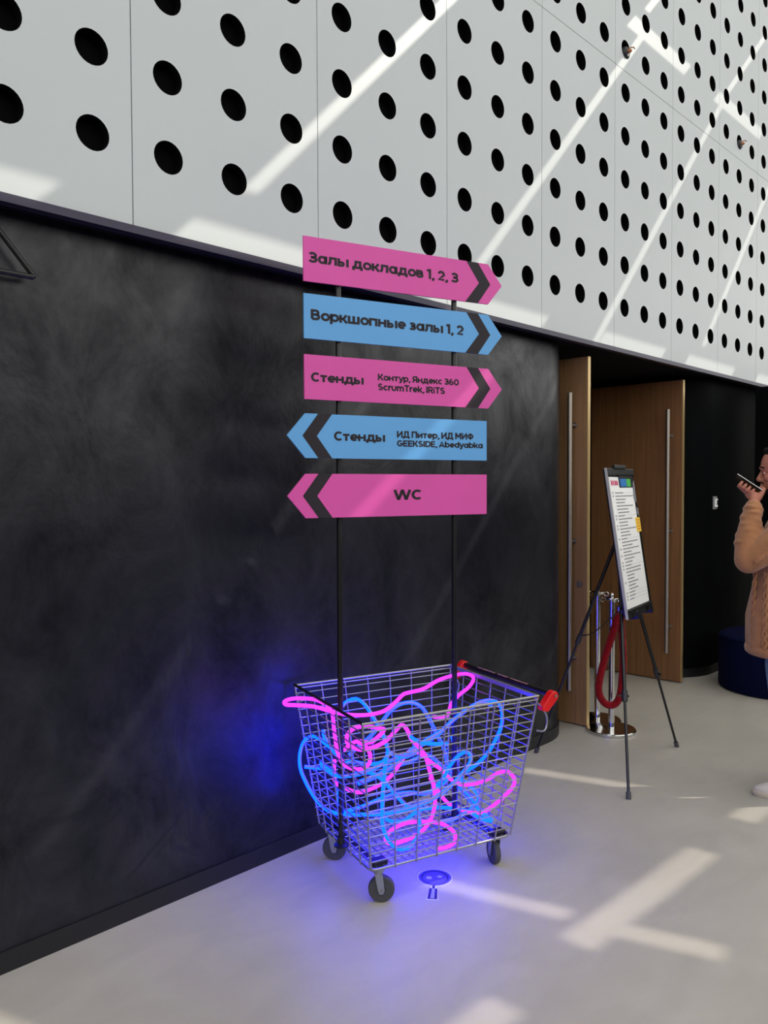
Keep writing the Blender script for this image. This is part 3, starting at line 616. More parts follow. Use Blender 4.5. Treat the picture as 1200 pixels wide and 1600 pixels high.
# a wide bold grotesque drawn as strokes: each glyph is (advance, [polylines]) on cap height 1
SWD = 0.232
def arc(cx, cy, rx, ry, a0, a1, n=14):
    return [(cx+rx*math.cos(math.radians(a0+(a1-a0)*k/n)), cy+ry*math.sin(math.radians(a0+(a1-a0)*k/n))) for k in range(n+1)]
def o_(w_): return arc(0.10+w_/2, 0.38, w_/2, 0.28, 0, 360, 24)
GL = {
 'о': (0.80, [o_(0.58)]), 'o': (0.80, [o_(0.58)]),
 'а': (0.86, [o_(0.54), [(0.68, 0), (0.68, 0.76)]]),
 'л': (0.84, [[(0.0, 0.1), (0.10, 0.11), (0.18, 0.25), (0.20, 0.66), (0.66, 0.66), (0.66, 0)]]),
 'ы': (1.02, [[(0.1, 0.76), (0.1, 0.1)]+[(0.32, 0.1)]+arc(0.36, 0.25, 0.15, 0.15, -90, 90, 8)+[(0.1, 0.40)], [(0.86, 0), (0.86, 0.76)]]),
 'д': (0.94, [[(0.16, 0.1), (0.27, 0.36), (0.29, 0.66), (0.68, 0.66), (0.68, 0.1)], [(0.08, -0.16), (0.08, 0.1), (0.80, 0.1), (0.80, -0.16)]]),
 'к': (0.76, [[(0.1, 0), (0.1, 0.76)], [(0.1, 0.38), (0.36, 0.38)], [(0.62, 0.76), (0.34, 0.38), (0.66, 0.0)]]),
 'в': (0.78, [[(0.1, 0.1), (0.1, 0.66), (0.42, 0.66)]+arc(0.42, 0.53, 0.13, 0.13, 90, -90, 6)+[(0.1, 0.40)], [(0.40, 0.40)]+arc(0.44, 0.25, 0.16, 0.15, 90, -90, 6)+[(0.1, 0.1)]]),
 'р': (0.82, [[(0.1, 0.76), (0.1, -0.24)], arc(0.40, 0.38, 0.29, 0.28, 0, 360, 24)]),
 'ш': (1.12, [[(0.1, 0.76), (0.1, 0.1), (0.94, 0.1), (0.94, 0.76)], [(0.52, 0.1), (0.52, 0.76)]]),
 'п': (0.84, [[(0.1, 0), (0.1, 0.66), (0.66, 0.66), (0.66, 0)]]),
 'н': (0.84, [[(0.1, 0), (0.1, 0.76)], [(0.66, 0), (0.66, 0.76)], [(0.1, 0.39), (0.66, 0.39)]]),
 'е': (0.80, [[(0.10, 0.37), (0.66, 0.37)]+arc(0.39, 0.38, 0.28, 0.28, 5, 315, 22)]),
 'т': (0.72, [[(0.0, 0.66), (0.66, 0.66)], [(0.33, 0.66), (0.33, 0)]]),
 'у': (0.76, [[(0.07, 0.76), (0.37, 0.06)], [(0.67, 0.76), (0.34, -0.08), (0.24, -0.16), (0.08, -0.16)]]),
 'с': (0.74, [arc(0.38, 0.38, 0.28, 0.28, 48, 312, 18)]),
 'з': (0.70, [arc(0.30, 0.53, 0.22, 0.14, 150, -90, 12)+[(0.20, 0.39)], [(0.20, 0.39)]+arc(0.31, 0.245, 0.25, 0.145, 90, -150, 12)]),
 'З': (0.82, [arc(0.36, 0.70, 0.26, 0.20, 155, -90, 14)+[(0.22, 0.50)], [(0.22, 0.50)]+arc(0.37, 0.30, 0.30, 0.20, 90, -155, 14)]),
 '3': (0.80, [arc(0.35, 0.70, 0.25, 0.20, 155, -90, 14)+[(0.22, 0.50)], [(0.22, 0.50)]+arc(0.36, 0.30, 0.29, 0.20, 90, -155, 14)]),
 '1': (0.46, [[(0.0, 0.80), (0.14, 0.90), (0.27, 0.90), (0.27, 0)]]),
 '2': (0.78, [arc(0.36, 0.64, 0.26, 0.26, 165, -20, 12)+[(0.12, 0.1), (0.66, 0.1)]]),
 '6': (0.82, [arc(0.38, 0.32, 0.28, 0.22, 0, 360, 20), arc(0.42, 0.40, 0.32, 0.50, 75, 180, 10)]),
 '0': (0.90, [arc(0.42, 0.50, 0.32, 0.40, 0, 360, 24)]),
 ',': (0.28, [[(0.16, 0.16), (0.16, 0.02), (0.06, -0.14)]]),
 'В': (0.86, [[(0.1, 0.1), (0.1, 0.9), (0.44, 0.9)]+arc(0.44, 0.71, 0.18, 0.19, 90, -90, 8)+[(0.1, 0.52)], [(0.42, 0.52)]+arc(0.48, 0.31, 0.20, 0.21, 90, -90, 8)+[(0.1, 0.1)]]),
 'К': (0.86, [[(0.1, 0), (0.1, 1)], [(0.1, 0.5), (0.38, 0.5)], [(0.72, 1.0), (0.36, 0.5), (0.76, 0.0)]]),
 'Я': (0.88, [[(0.70, 0), (0.70, 0.9), (0.34, 0.9)]+arc(0.34, 0.67, 0.22, 0.23, 90, 270, 10)+[(0.70, 0.44)], [(0.36, 0.44), (0.08, 0.0)]]),
 'И': (0.92, [[(0.1, 1), (0.1, 0)], [(0.74, 1), (0.74, 0)], [(0.1, 0.12), (0.74, 0.88)]]),
 'Д': (1.02, [[(0.18, 0.1), (0.30, 0.45), (0.32, 0.9), (0.76, 0.9), (0.76, 0.1)], [(0.08, -0.16), (0.08, 0.1), (0.90, 0.1), (0.90, -0.16)]]),
 'и': (0.84, [[(0.1, 0.76), (0.1, 0)], [(0.66, 0.76), (0.66, 0)], [(0.1, 0.12), (0.66, 0.64)]]),
 'П': (0.90, [[(0.1, 0), (0.1, 0.9), (0.72, 0.9), (0.72, 0)]]),
 'М': (1.08, [[(0.1, 0), (0.1, 1)], [(0.14, 0.95), (0.49, 0.3)], [(0.49, 0.3), (0.84, 0.95)], [(0.88, 1), (0.88, 0)]]),
 'Ф': (1.04, [[(0.50, 0), (0.50, 1)], arc(0.50, 0.52, 0.40, 0.29, 0, 360, 24)]),
 'С': (0.86, [arc(0.46, 0.5, 0.36, 0.40, 48, 312, 20)]),
 'T': (0.82, [[(0.0, 0.9), (0.76, 0.9)], [(0.38, 0.9), (0.38, 0)]]),
 'S': (0.82, [arc(0.38, 0.70, 0.26, 0.20, 35, 215, 10)+[(0.38, 0.50)]+arc(0.38, 0.30, 0.28, 0.20, 45, -150, 12)]),
 'I': (0.32, [[(0.12, 0), (0.12, 1)]]),
 'R': (0.86, [[(0.1, 0), (0.1, 0.9), (0.46, 0.9)]+arc(0.46, 0.67, 0.22, 0.23, 90, -90, 10)+[(0.1, 0.44)], [(0.44, 0.44), (0.72, 0.0)]]),
 'i': (0.32, [[(0.12, 0), (0.12, 0.72)], [(0.12, 0.82), (0.12, 1.0)]]),
 'G': (0.96, [arc(0.46, 0.5, 0.36, 0.40, 50, 330, 20)+[(0.80, 0.46), (0.48, 0.46)]]),
 'E': (0.76, [[(0.68, 0.9), (0.1, 0.9), (0.1, 0.1), (0.68, 0.1)], [(0.1, 0.5), (0.62, 0.5)]]),
 'D': (0.90, [[(0.1, 0.1), (0.1, 0.9), (0.40, 0.9)]+arc(0.40, 0.5, 0.36, 0.40, 90, -90, 14)+[(0.1, 0.1)]]),
 'A': (0.94, [[(0.05, 0), (0.44, 0.93), (0.83, 0)], [(0.20, 0.28), (0.68, 0.28)]]),
 'W': (1.40, [[(0.06, 1.0), (0.36, 0.0)], [(0.36, 0.0), (0.66, 1.0)], [(0.66, 1.0), (0.96, 0.0)], [(0.96, 0.0), (1.26, 1.0)]]),
 'c': (0.74, [arc(0.38, 0.38, 0.28, 0.28, 48, 312, 18)]),
 'r': (0.52, [[(0.1, 0), (0.1, 0.76)], [(0.1, 0.45)]+arc(0.40, 0.40, 0.24, 0.26, 160, 90, 6)+[(0.48, 0.66)]]),
 'u': (0.82, [[(0.1, 0.76), (0.1, 0.35)]+arc(0.37, 0.35, 0.27, 0.25, 180, 360, 12)+[(0.64, 0.76)]]),
 'm': (1.20, [[(0.1, 0), (0.1, 0.76)], [(0.1, 0.45)]+arc(0.32, 0.45, 0.22, 0.21, 180, 0, 10)+[(0.54, 0)], [(0.54, 0.45)]+arc(0.77, 0.45, 0.23, 0.21, 180, 0, 10)+[(1.0, 0)]]),
 'k': (0.76, [[(0.1, 0), (0.1, 1.0)], [(0.1, 0.38), (0.36, 0.38)], [(0.62, 0.76), (0.34, 0.38), (0.66, 0.0)]]),
 'b': (0.82, [[(0.1, 0), (0.1, 1.0)], arc(0.40, 0.38, 0.29, 0.28, 0, 360, 24)]),
 'd': (0.82, [[(0.69, 0), (0.69, 1.0)], arc(0.39, 0.38, 0.29, 0.28, 0, 360, 24)]),
 ' ': (0.30, []),
}
for a_, b_ in (('e', 'е'), ('a', 'а'), ('y', 'у'), ('K', 'К'), ('C', 'С')): GL[a_] = GL[b_]
def stroke(mb, pts, hw, y0, y1, T):
    """flat ribbon with mitred joints, as thin solid"""
    n = len(pts); closed = n > 8 and abs(pts[0][0]-pts[-1][0])+abs(pts[0][1]-pts[-1][1]) < 1e-6
    Pn = [Vector(p) for p in (pts[:-1] if closed else pts)]
    Q = [Pn[0]]
    for p in Pn[1:]:
        if (p-Q[-1]).length > 1e-5: Q.append(p)
    Pn = Q; n = len(Pn); L_, R2 = [], []
    for i in range(n):
        d0 = (Pn[i]-Pn[i-1]) if (i > 0 or closed) else None
        d1 = (Pn[(i+1) % n]-Pn[i]) if (i < n-1 or closed) else None
        d0 = d0.normalized() if d0 else d1.normalized(); d1 = d1.normalized() if d1 else d0
        n0, n1 = Vector((-d0.y, d0.x)), Vector((-d1.y, d1.x))
        mm = (n0+n1)
        mm = mm/max(mm.dot(n0), 0.62) if mm.length > 1e-4 else n0
        L_.append(Pn[i]+mm*hw); R2.append(Pn[i]-mm*hw)
    k = n if closed else n-1
    for i in range(k):
        j = (i+1) % n; q = [T(L_[i]), T(R2[i]), T(R2[j]), T(L_[j])]
        mb.add([(x, y0, z) for x, z in q]+[(x, y1, z) for x, z in q], [(0, 1, 2, 3), (7, 6, 5, 4), (0, 4, 5, 1), (1, 5, 6, 2), (2, 6, 7, 3), (3, 7, 4, 0)])
def lettering(txt, x0, x1, base, cap, y, parent, name='lettering', m_=INK):
    adv = sum(GL[c][0] for c in txt)-0.1; sx = (x1-x0)/adv; x = 0.0; mb = MB()
    for c in txt:
        w_, st = GL[c]
        for p in st: stroke(mb, p, SWD/2, y, y-0.0006, lambda v, x=x: (x0+(x+v[0])*sx, base+v[1]*cap))
        x += w_
    return tag(mb.build(name, m_, parent), kind='stuff')
YS0, YS1 = -0.026, -0.018   # board thickness
def board(zc, right, m_, label, texts):
    h = 0.086
    if right:
        poly = [(-0.493, -h), (0.370, -h), (0.443, 0), (0.370, h), (-0.493, h)]
        chev = [(0.251, -h), (0.316, -h), (0.381, 0), (0.316, h), (0.257, h), (0.322, 0)]
    else:
        poly = [(-0.491, -h), (0.362, -h), (0.362, h), (-0.491, h), (-0.566, 0)]
        chev = [(-0.378, -h), (-0.437, -h), (-0.503, 0), (-0.437, h), (-0.378, h), (-0.443, 0)]
    b_ = MB().prism([(x, zc+z) for x, z in poly], YS0, YS1).build('arrow_board', m_, post)
    b_['label'] = label
    # the chevron is concave: build it as two quads
    c_ = MB()
    lo, mid, hi = (chev[0], chev[1]), (chev[5], chev[2]), (chev[4], chev[3])
    for (p, q), (r_, s_) in ((lo, mid), (mid, hi)):
        c_.prism([(p[0], zc+p[1]), (q[0], zc+q[1]), (s_[0], zc+s_[1]), (r_[0], zc+r_[1])], YS0-0.0008, YS0+0.001)
    c_.build('chevron', INK, b_)
    for txt, x0, x1, base, cap in texts:
        lettering(txt, x0, x1, base, cap, YS0-0.0002, b_)
    for x in (-0.336, 0.210):
        MB().box(x-0.02, x+0.02, YS1, -0.0105, zc-0.02, zc+0.02).build('clamp', BLK, b_)
board(2.478, True, PINKB, 'topmost pink arrow pointing right', [('Залы докладов 1, 2, 3', -0.473, 0.213, 2.466, 0.040)])
board(2.260, True, BLUEB, 'blue arrow pointing right', [('Воркшопные залы 1, 2', -0.464, 0.239, 2.247, 0.040)])
board(2.027, True, PINKB, 'pink arrow pointing right, third from the top', [('Стенды', -0.465, -0.240, 2.010, 0.035), ('Контур, Яндекс 360', -0.173, 0.216, 2.032, 0.026), ('ScrumTrek, IRiTS', -0.173, 0.145, 1.992, 0.027)])
board(1.800, False, BLUEB, 'blue arrow pointing left', [('Стенды', -0.369, -0.144, 1.784, 0.036), ('ИД Питер, ИД МИФ', -0.086, 0.290, 1.803, 0.027), ('GEEKSIDE, Abedyabka', -0.086, 0.340, 1.767, 0.025)])
board(1.567, False, PINKB, 'lowest pink arrow pointing left', [('WC', -0.101, 0.028, 1.548, 0.041)])

# ------------------------------------------------------------ floor decal: magnifying glass
dc = thing('floor_sticker', 'violet magnifying glass sticker on the floor beside the front wheel of the cart', 'sticker', (2.447, 2.096, 0.0), 0)
def flatpoly(poly, z0, z1):
    n = len(poly); return MB().add([(x, y, z0) for x, y in poly]+[(x, y, z1) for x, y in poly], [tuple(range(n-1, -1, -1)), tuple(range(n, 2*n))]+[(i, (i+1) % n, (i+1) % n+n, i+n) for i in range(n)])
def circ(r, n=40, cx=0, cy=0): return [(cx+r*math.cos(2*PI*k/n), cy+r*math.sin(2*PI*k/n)) for k in range(n)]
hd = Vector((-0.095, -0.072)).normalized(); hn = Vector((-hd.y, hd.x))
def along(a, b, wa, wb): return [tuple(hd*a-hn*wa), tuple(hd*b-hn*wb), tuple(hd*b+hn*wb), tuple(hd*a+hn*wa)]
flatpoly(circ(0.073), 0.0005, 0.0012).build('outline', DECALW, dc); flatpoly(along(0.06, 0.180, 0.010, 0.026), 0.0005, 0.0011).build('outline', DECALW, dc)
flatpoly(circ(0.067), 0.0012, 0.0016).build('lens_rim', DECALP, dc)
flatpoly(circ(0.056), 0.0016, 0.0020).build('lens_shadow', DECALD, dc)
flatpoly(circ(0.050, cx=-0.004, cy=-0.003), 0.0020, 0.0024).build('lens', DECALP, dc)
flatpoly(circ(0.012, cx=-0.02, cy=0.014), 0.0024, 0.0027).build('glint', DECALL, dc); flatpoly(circ(0.010, cx=0.018, cy=-0.012), 0.0024, 0.0027).build('glint', DECALL, dc)
flatpoly(along(0.066, 0.09, 0.005, 0.005), 0.0012, 0.0018).build('handle_neck', DECALD, dc)
flatpoly(along(0.09, 0.172, 0.015, 0.019), 0.0012, 0.0018).build('handle', DECALD, dc)
flatpoly(along(0.092, 0.168, 0.006, 0.008), 0.0018, 0.0022).build('handle_shine', DECALL, dc)

# ------------------------------------------------------------ stanchions and velvet rope
def stanchion(x, y, h, label, hookdir):
    t = thing('rope_stanchion', label, 'stanchion', (x, y, 0), 0, 'chrome rope stanchions by the doors')
    MB().lathe([(0, 0), (0.155, 0), (0.158, 0.004), (0.158, 0.016), (0.153, 0.021), (0.05, 0.026), (0.03, 0.030), (0, 0.030)], 48).build('base', CHROME, t, smooth=30)
    MB().tube([(0, 0, 0.028), (0, 0, h-0.02)], 0.0205, 20).build('post', CHROME, t, smooth=50)
    MB().lathe([(0, h-0.03), (0.03, h-0.03), (0.046, h-0.022), (0.048, h-0.016), (0.046, h-0.010), (0.024, h-0.006), (0.012, h-0.002), (0.012, h+0.012), (0.006, h+0.02), (0, h+0.02)], 28).build('cap', CHROME, t, smooth=40)
    ring = MB()
    for k in range(4):
        an = PI/2*k+hookdir; c_ = Vector((math.cos(an)*0.058, math.sin(an)*0.058, h-0.022))
        u = Vector((math.cos(an), math.sin(an), 0))
        ring.tube([c_+u*0.014*math.cos(2*PI*j/12)+Vector((0, 0, 0.014*math.sin(2*PI*j/12))) for j in range(12)], 0.003, 6, closed=True)
    ring.build('hook_rings', CHROME, t, smooth=60)
    return t
stanchion(4.736, 2.537, 0.885, 'chrome stanchion holding the red velvet rope, in front of the door leaf', -0.8)
stanchion(4.868, 2.713, 0.895, 'chrome stanchion without rope, close behind the roped one', 0.3)
rp = thing('velvet_rope', 'red velvet rope hanging in a loop from the nearer chrome stanchion', 'rope', (4.655, 2.449, 0.0), 0)
rpts = [(0.010, -0.002, 0.800), (0.000, 0.005, 0.77), (-0.022, 0.026, 0.66), (-0.055, 0.058, 0.52), (-0.082, 0.085, 0.36), (-0.082, 0.085, 0.275), (-0.058, 0.058, 0.215), (-0.020, 0.020, 0.205), (0.008, -0.006, 0.25), (0.020, -0.018, 0.36), (0.024, -0.024, 0.52), (0.018, -0.014, 0.68), (0.012, -0.008, 0.79)]
MB().tube(catmull(rpts, 6), 0.023, 12).build('velvet_cord', VELVET, rp, smooth=60)
for x, y in ((0.010, -0.002), (0.014, -0.008)):
    MB().tube([(x, y, 0.785), (x, y, 0.835)], 0.017, 14).build('end_sleeve', CHROME, rp, smooth=40)
MB().tube(catmull([(0.012, -0.005, 0.83), (0.022, 0.0, 0.85), (0.03, 0.022, 0.868), (0.036, 0.034, 0.862)], 5), 0.005, 8).build('hook', CHROME, rp, smooth=60)

# ------------------------------------------------------------ easel with the board
es = thing('tripod_easel', 'black folding tripod easel in front of the wooden doors', 'easel', (0, 0, 0), 0)
F1, F2, F3 = Vector((3.755, 1.912, 0)), Vector((4.72, 2.087, 0)), Vector((4.035, 2.655, 0))
GREYTRIM = mat('grey_aluminium', (170, 170, 166), 0.6, metal=0.2)
AP = Vector((4.278, 2.253, 1.315))
MB().tube([AP+Vector((0, 0, -0.06)), AP+Vector((0, 0, 0.05))], 0.022, 14).build('hub', BLK, es, smooth=50)
for i, (Fp, tc_) in enumerate(((F1, 0.36), (F2, 0.36), (F3, 0.53))):
    d = (AP-Fp)
    P_ = lambda t: Fp+d*t
    lg = MB().tube([P_(tc_), P_(1.0)], 0.0105, 12).build('leg', BLK, es, smooth=50)
    MB().tube([P_(0.02), P_(tc_)], 0.0075, 12).build('lower_tube', BLK, lg, smooth=50)
    MB().tube([P_(tc_-0.02), P_(tc_+0.02)], 0.016, 12).build('clamp', HUB, lg, smooth=50)
    hh = Vector((d.y, -d.x, 0)).normalized()
    MB().tube([P_(tc_)-hh*0.034, P_(tc_)+hh*0.022], 0.006, 8).build('clamp_knob', BLK, lg, smooth=50)
    MB().tube([Fp+d.normalized()*0.0+Vector((0, 0, 0.0)), P_(0.025)], 0.013, 12).build('rubber_foot', RUB, lg, smooth=50)
# back strap
s0 = F3+(AP-F3)*0.545; s1 = F1+(AP-F1)*0.69
MB().tube(catmull([s0, s0.lerp(s1, 0.3)+Vector((0, 0, -0.03)), s0.lerp(s1, 0.6)+Vector((0, 0, -0.02)), s1], 6), 0.0035, 6).build('strap', BLK, es, smooth=60)
# centre mast carrying the board
B1 = Vector((4.022, 2.066, 0.883)); ux = Vector((0.984, 0.178, 0)).normalized(); wb = Vector((-ux.y, ux.x, 0))
Wd, Hh, lean = 0.475, 0.812, 0.122
upv = (wb*lean+Vector((0, 0, Hh))); Lh = upv.length; upv.normalize(); nf = ux.cross(upv).normalized()   # nf faces the front
if nf.dot(Vector((1, -1, 0))) < 0: nf = -nf
MBd = Matrix((ux, -nf, upv)).transposed().to_4x4(); MBd.translation = B1     # local x right, y into the board, z up
for x in (0.10, 0.375):
    MB().box(x-0.014, x+0.014, -0.03, 0.022, -0.022, -0.004, M=MBd).box(x-0.014, x+0.014, -0.036, -0.03, -0.022, 0.022, M=MBd).build('ledge_hook', BLK, es)
MB().box(0.02, 0.455, 0.020, 0.032, 0.02, 0.04, M=MBd).box(0.20, 0.225, 0.02, 0.034, 0.0, 0.80, M=MBd).build('mast', BLK, es)
MB().tube([MBd @ Vector((0.2125, 0.03, 0.45)), AP], 0.009, 10).build('mast_link', BLK, es, smooth=50)
for Fp in (F1, F2):
    q = Fp+(AP-Fp)*0.70; e_ = MBd @ Vector((0.06 if Fp is F1 else 0.40, 0.028, 0.03))
    MB().tube([q, e_], 0.008, 10).build('board_support', BLK, es, smooth=50)
# the board and its printed programme: a thing of its own
bd = thing('presentation_board', 'tall leaning board with a white printed programme sheet, held by the easel', 'board', B1, 0)
bd.matrix_world = MBd
H_ = Lh
MB().box(0, Wd, 0.0, 0.016, 0, H_).build('panel', BLK, bd, bevel=0.002)
MB().box(-0.004, 0.0, -0.010, 0.006, -0.012, H_+0.006).build('side_trim', GREYTRIM, bd, bevel=0.002)
MB().box(Wd, Wd+0.006, -0.004, 0.018, -0.004, H_).build('side_trim', BLK, bd)
MB().box(0, Wd, -0.012, 0.0, -0.014, 0.036).build('bottom_tray', BLK, bd, bevel=0.003)
MB().box(0.0, Wd, -0.014, 0.0, H_-0.035, H_+0.004).box(0.10, 0.30, -0.024, -0.004, H_+0.000, H_+0.022).build('clamp_bar', BLK, bd, bevel=0.003)
sheet = MB().box(0.025, Wd-0.035, -0.004, -0.001, 0.040, H_-0.045).build('paper_sheet', PAPER, bd)
MB().box(0.19, Wd-0.02, -0.0065, -0.0045, H_-0.105, H_-0.03).build('dark_header', BLK, sheet)
MB().box(0.205, 0.315, -0.009, -0.007, H_-0.10, H_-0.055).build('blue_logo', PBLU, sheet)
MB().box(0.320, 0.395, -0.009, -0.007, H_-0.10, H_-0.055).build('green_logo', PGRN, sheet)
for k, (x, wl) in enumerate(((0.05, 0.025), (0.085, 0.018), (0.115, 0.03), (0.152, 0.018))):
    MB().box(x, x+wl, -0.0055, -0.0045, H_-0.092, H_-0.068).box(x, x+wl*0.4, -0.0055, -0.0045, H_-0.068, H_-0.062).build('red_logo', PRED, sheet)
rr = random.Random(11)
z = H_-0.135; ln = MB(); pl = MB(); row = 0
pattern = [(0.06, .16, 1), (0.06, .36, 0), (0.06, .19, 0), (0.06, .17, 0), (0.06, .33, 0), (0.06, .22, 0), (0.07, .22, 0), (0.06, .13, 1), (0.06, .28, 0), (0.06, .17, 0), (0.06, .17, 0),
  (0.06, .33, 2), (0.06, .18, 0), (0.06, .2, 0), (0.06, .11, 1), (0.06, .32, 0), (0.06, .2, 0), (0.06, .33, 0), (0.06, .16, 0), (0.06, .34, 0), (0.06, .2, 0), (0.07, .14, 0), (0.06, .12, 1), (0.06, .31, 2), (0.06, .3, 0), (0.07, .14, 0), (0.07, .13, 0), (0.07, .2, 0), (0.07, .14, 0), (0.07, .19, 0), (0.06, .12, 1), (0.06, .12, 1), (0.06, .08, 1)]
gapz = (z-0.07)/len(pattern)
for x, wl, kind in pattern:
    xx = x+0.035; end = xx+wl*0.9
    while xx < end:
        q = rr.uniform(0.006, 0.026); ln.box(xx, min(xx+q, end), -0.0052, -0.0042, z-0.003, z+0.0028); xx += q+0.004
    if kind == 1: pl.box(end+0.015, 0.425, -0.0052, -0.0042, z-0.001, z+0.0005)
    if kind or rr.random() < 0.3: ln.box(0.05, 0.062, -0.0052, -0.0042, z-0.004, z+0.006)
    z -= gapz
tag(ln.build('printed_lines', GREYINK, sheet), kind='stuff'); pl.build('ruled_lines', PALEINK, sheet)
ys = MB().box(Wd-0.075, Wd+0.004, -0.0075, -0.0045, H_*0.55, H_*0.55+0.085).build('yellow_note', YEL, bd)
for k in range(4): MB().box(Wd-0.06, Wd-0.015, -0.0085, -0.0075, H_*0.55+0.012+0.018*k, H_*0.55+0.020+0.018*k).build('print_mark', ORA, ys)
MB().prism([(Wd-0.05, H_-0.17), (Wd-0.01, H_-0.20), (Wd-0.005, H_-0.06), (Wd-0.03, H_-0.08)], -0.008, -0.0045).build('grey_tape', ZINC, bd)
MB().prism([(Wd-0.03, H_-0.26), (Wd+0.0, H_-0.28), (Wd+0.0, H_-0.23), (Wd-0.02, H_-0.225)], -0.008, -0.0045).build('grey_tape', ZINC, bd)

# ------------------------------------------------------------ pouf
t = thing('round_pouf', 'low round navy blue fabric pouf on the floor behind the person', 'pouf', (6.64, 2.125, 0), 0)
R_ = 0.435
prof = [(0, 0.004), (R_-0.02, 0.004), (R_-0.006, 0.012), (R_, 0.03), (R_, 0.395), (R_-0.006, 0.415), (R_-0.025, 0.428), (R_-0.06, 0.433), (0, 0.436)]
MB().lathe(prof, 72).build('cushion', POUF, t, smooth=35)
MB().tube([(R_*math.cos(2*PI*k/72), R_*math.sin(2*PI*k/72), 0.408) for k in range(72)], 0.004, 6, closed=True).build('piping', POUF, t, smooth=60)
MB().lathe([(0, 0), (R_-0.03, 0), (R_-0.03, 0.004), (0, 0.004)], 48).build('base', BLK, t)

# ------------------------------------------------------------ person
pr = thing('person', 'person with short dark hair in a camel knit sweater holding a phone to the mouth', 'person', (4.42, 1.33, 0), math.radians(108.5))
def sph(mb, c, r, n=20):
    rx, ry, rz = r if isinstance(r, tuple) else (r, r, r)
    vs = []; fs = []; m_ = n//2
    for i in range(1, m_):
        th = PI*i/m_
        for j in range(n):
            vs.append((c[0]+rx*math.sin(th)*math.cos(2*PI*j/n), c[1]+ry*math.sin(th)*math.sin(2*PI*j/n), c[2]+rz*math.cos(th)))
    for i in range(m_-2):
        for j in range(n): fs.append((i*n+j, (i+1)*n+j, (i+1)*n+(j+1) % n, i*n+(j+1) % n))
    a_ = len(vs); vs += [(c[0], c[1], c[2]+rz), (c[0], c[1], c[2]-rz)]
    for j in range(n): fs.append((a_, j, (j+1) % n)); fs.append((a_+1, (m_-2)*n+(j+1) % n, (m_-2)*n+j))
    mb.add(vs, fs)
def limb(mb, pts, rs, n=16):
    for p, r in zip(pts, rs): sph(mb, p, r, n)
    for (p, q, r, s_) in zip(pts, pts[1:], rs, rs[1:]): mb.tube([p, q], [r, s_], n)
def loft(mb, rings, n=36):
    vs = []; fs = []
    for cx, cy, z_, rx, ry in rings:
        for j in range(n): vs.append((cx+rx*math.cos(2*PI*j/n), cy+ry*math.sin(2*PI*j/n), z_))
    for i in range(len(rings)-1):
        for j in range(n): fs.append((i*n+j, i*n+(j+1) % n, (i+1)*n+(j+1) % n, (i+1)*n+j))
    fs.append(tuple(range(n-1, -1, -1))); fs.append(tuple((len(rings)-1)*n+j for j in range(n)))
    mb.add(vs, fs)
def organic(mb, name, m_, parent, voxel, smooth=2, fac=0.5, disp=None):
    o = mb.build(name, m_, None)
    r = o.modifiers.new('r', 'REMESH'); r.mode = 'VOXEL'; r.voxel_size = voxel; r.use_smooth_shade = True
    if smooth:
        s_ = o.modifiers.new('s', 'SMOOTH'); s_.iterations = smooth; s_.factor = fac
    bpy.context.view_layer.update()
    me = bpy.data.meshes.new_from_object(o.evaluated_get(bpy.context.evaluated_depsgraph_get()))
    old = o.data; o.modifiers.clear(); o.data = me; bpy.data.meshes.remove(old)
    me.name = name; me.materials.clear(); me.materials.append(m_)
    if disp:
        for v in me.vertices: v.co = disp(v.co)
    me.shade_smooth()
    o.parent = parent
    return o
PB = Vector((0.172, 0.045, 1.569)); PA = Vector((0.284, 0.045, 1.649)); pd = (PA-PB).normalized()
body = MB()
# head
sph(body, (0.075, 0, 1.700), (0.098, 0.076, 0.108), 32)
sph(body, (0.098, 0, 1.625), (0.066, 0.060, 0.068), 24)
sph(body, (0.135, 0, 1.578), (0.026, 0.026, 0.018), 16)
limb(body, [(0.162, -0.028, 1.690), (0.168, 0, 1.692), (0.162, 0.028, 1.690)], [0.012, 0.012, 0.012], 12)
limb(body, [(0.163, 0, 1.676), (0.175, 0, 1.648), (0.181, 0, 1.632)], [0.008, 0.011, 0.0125], 12)
for s_ in (-1, 1):
    sph(body, (0.170, s_*0.011, 1.627), 0.0095, 12)
    sph(body, (0.055, s_*0.077, 1.660), (0.018, 0.009, 0.030), 14)
    sph(body, (0.060, s_*0.079, 1.645), (0.010, 0.010, 0.014), 12)
    sph(body, (0.128, s_*0.040, 1.640), (0.030, 0.022, 0.024), 14)
    sph(body, (0.150, s_*0.030, 1.664), (0.014, 0.014, 0.010), 14)
limb(body, [(0.157, -0.017, 1.604), (0.166, 0, 1.606), (0.157, 0.017, 1.604)], [0.006, 0.008, 0.006], 10)
limb(body, [(0.155, -0.015, 1.592), (0.163, 0, 1.592), (0.155, 0.015, 1.592)], [0.006, 0.008, 0.006], 10)
limb(body, [(0.01, 0, 1.44), (0.045, 0, 1.58)], [0.062, 0.056])
loft(body, [(0.03, 0, 0.86, 0.10, 0.15), (0.03, 0, 0.96, 0.115, 0.165), (0.035, 0, 1.10, 0.10, 0.145), (0.03, 0, 1.28, 0.115, 0.17), (0.015, 0, 1.40, 0.095, 0.165), (0.01, 0, 1.46, 0.06, 0.09)])
for s_ in (-1, 1):
    fb = 0.0 if s_ > 0 else -0.09
    limb(body, [(0.03, s_*0.09, 0.90), (0.045+fb*0.4, s_*0.10, 0.50), (0.0+fb, s_*0.10, 0.10)], [0.085, 0.056, 0.038])
    limb(body, [(-0.02+fb, s_*0.105, 0.05), (0.08+fb, s_*0.107, 0.038), (0.150+fb, s_*0.107, 0.036)], [0.030, 0.022, 0.016])
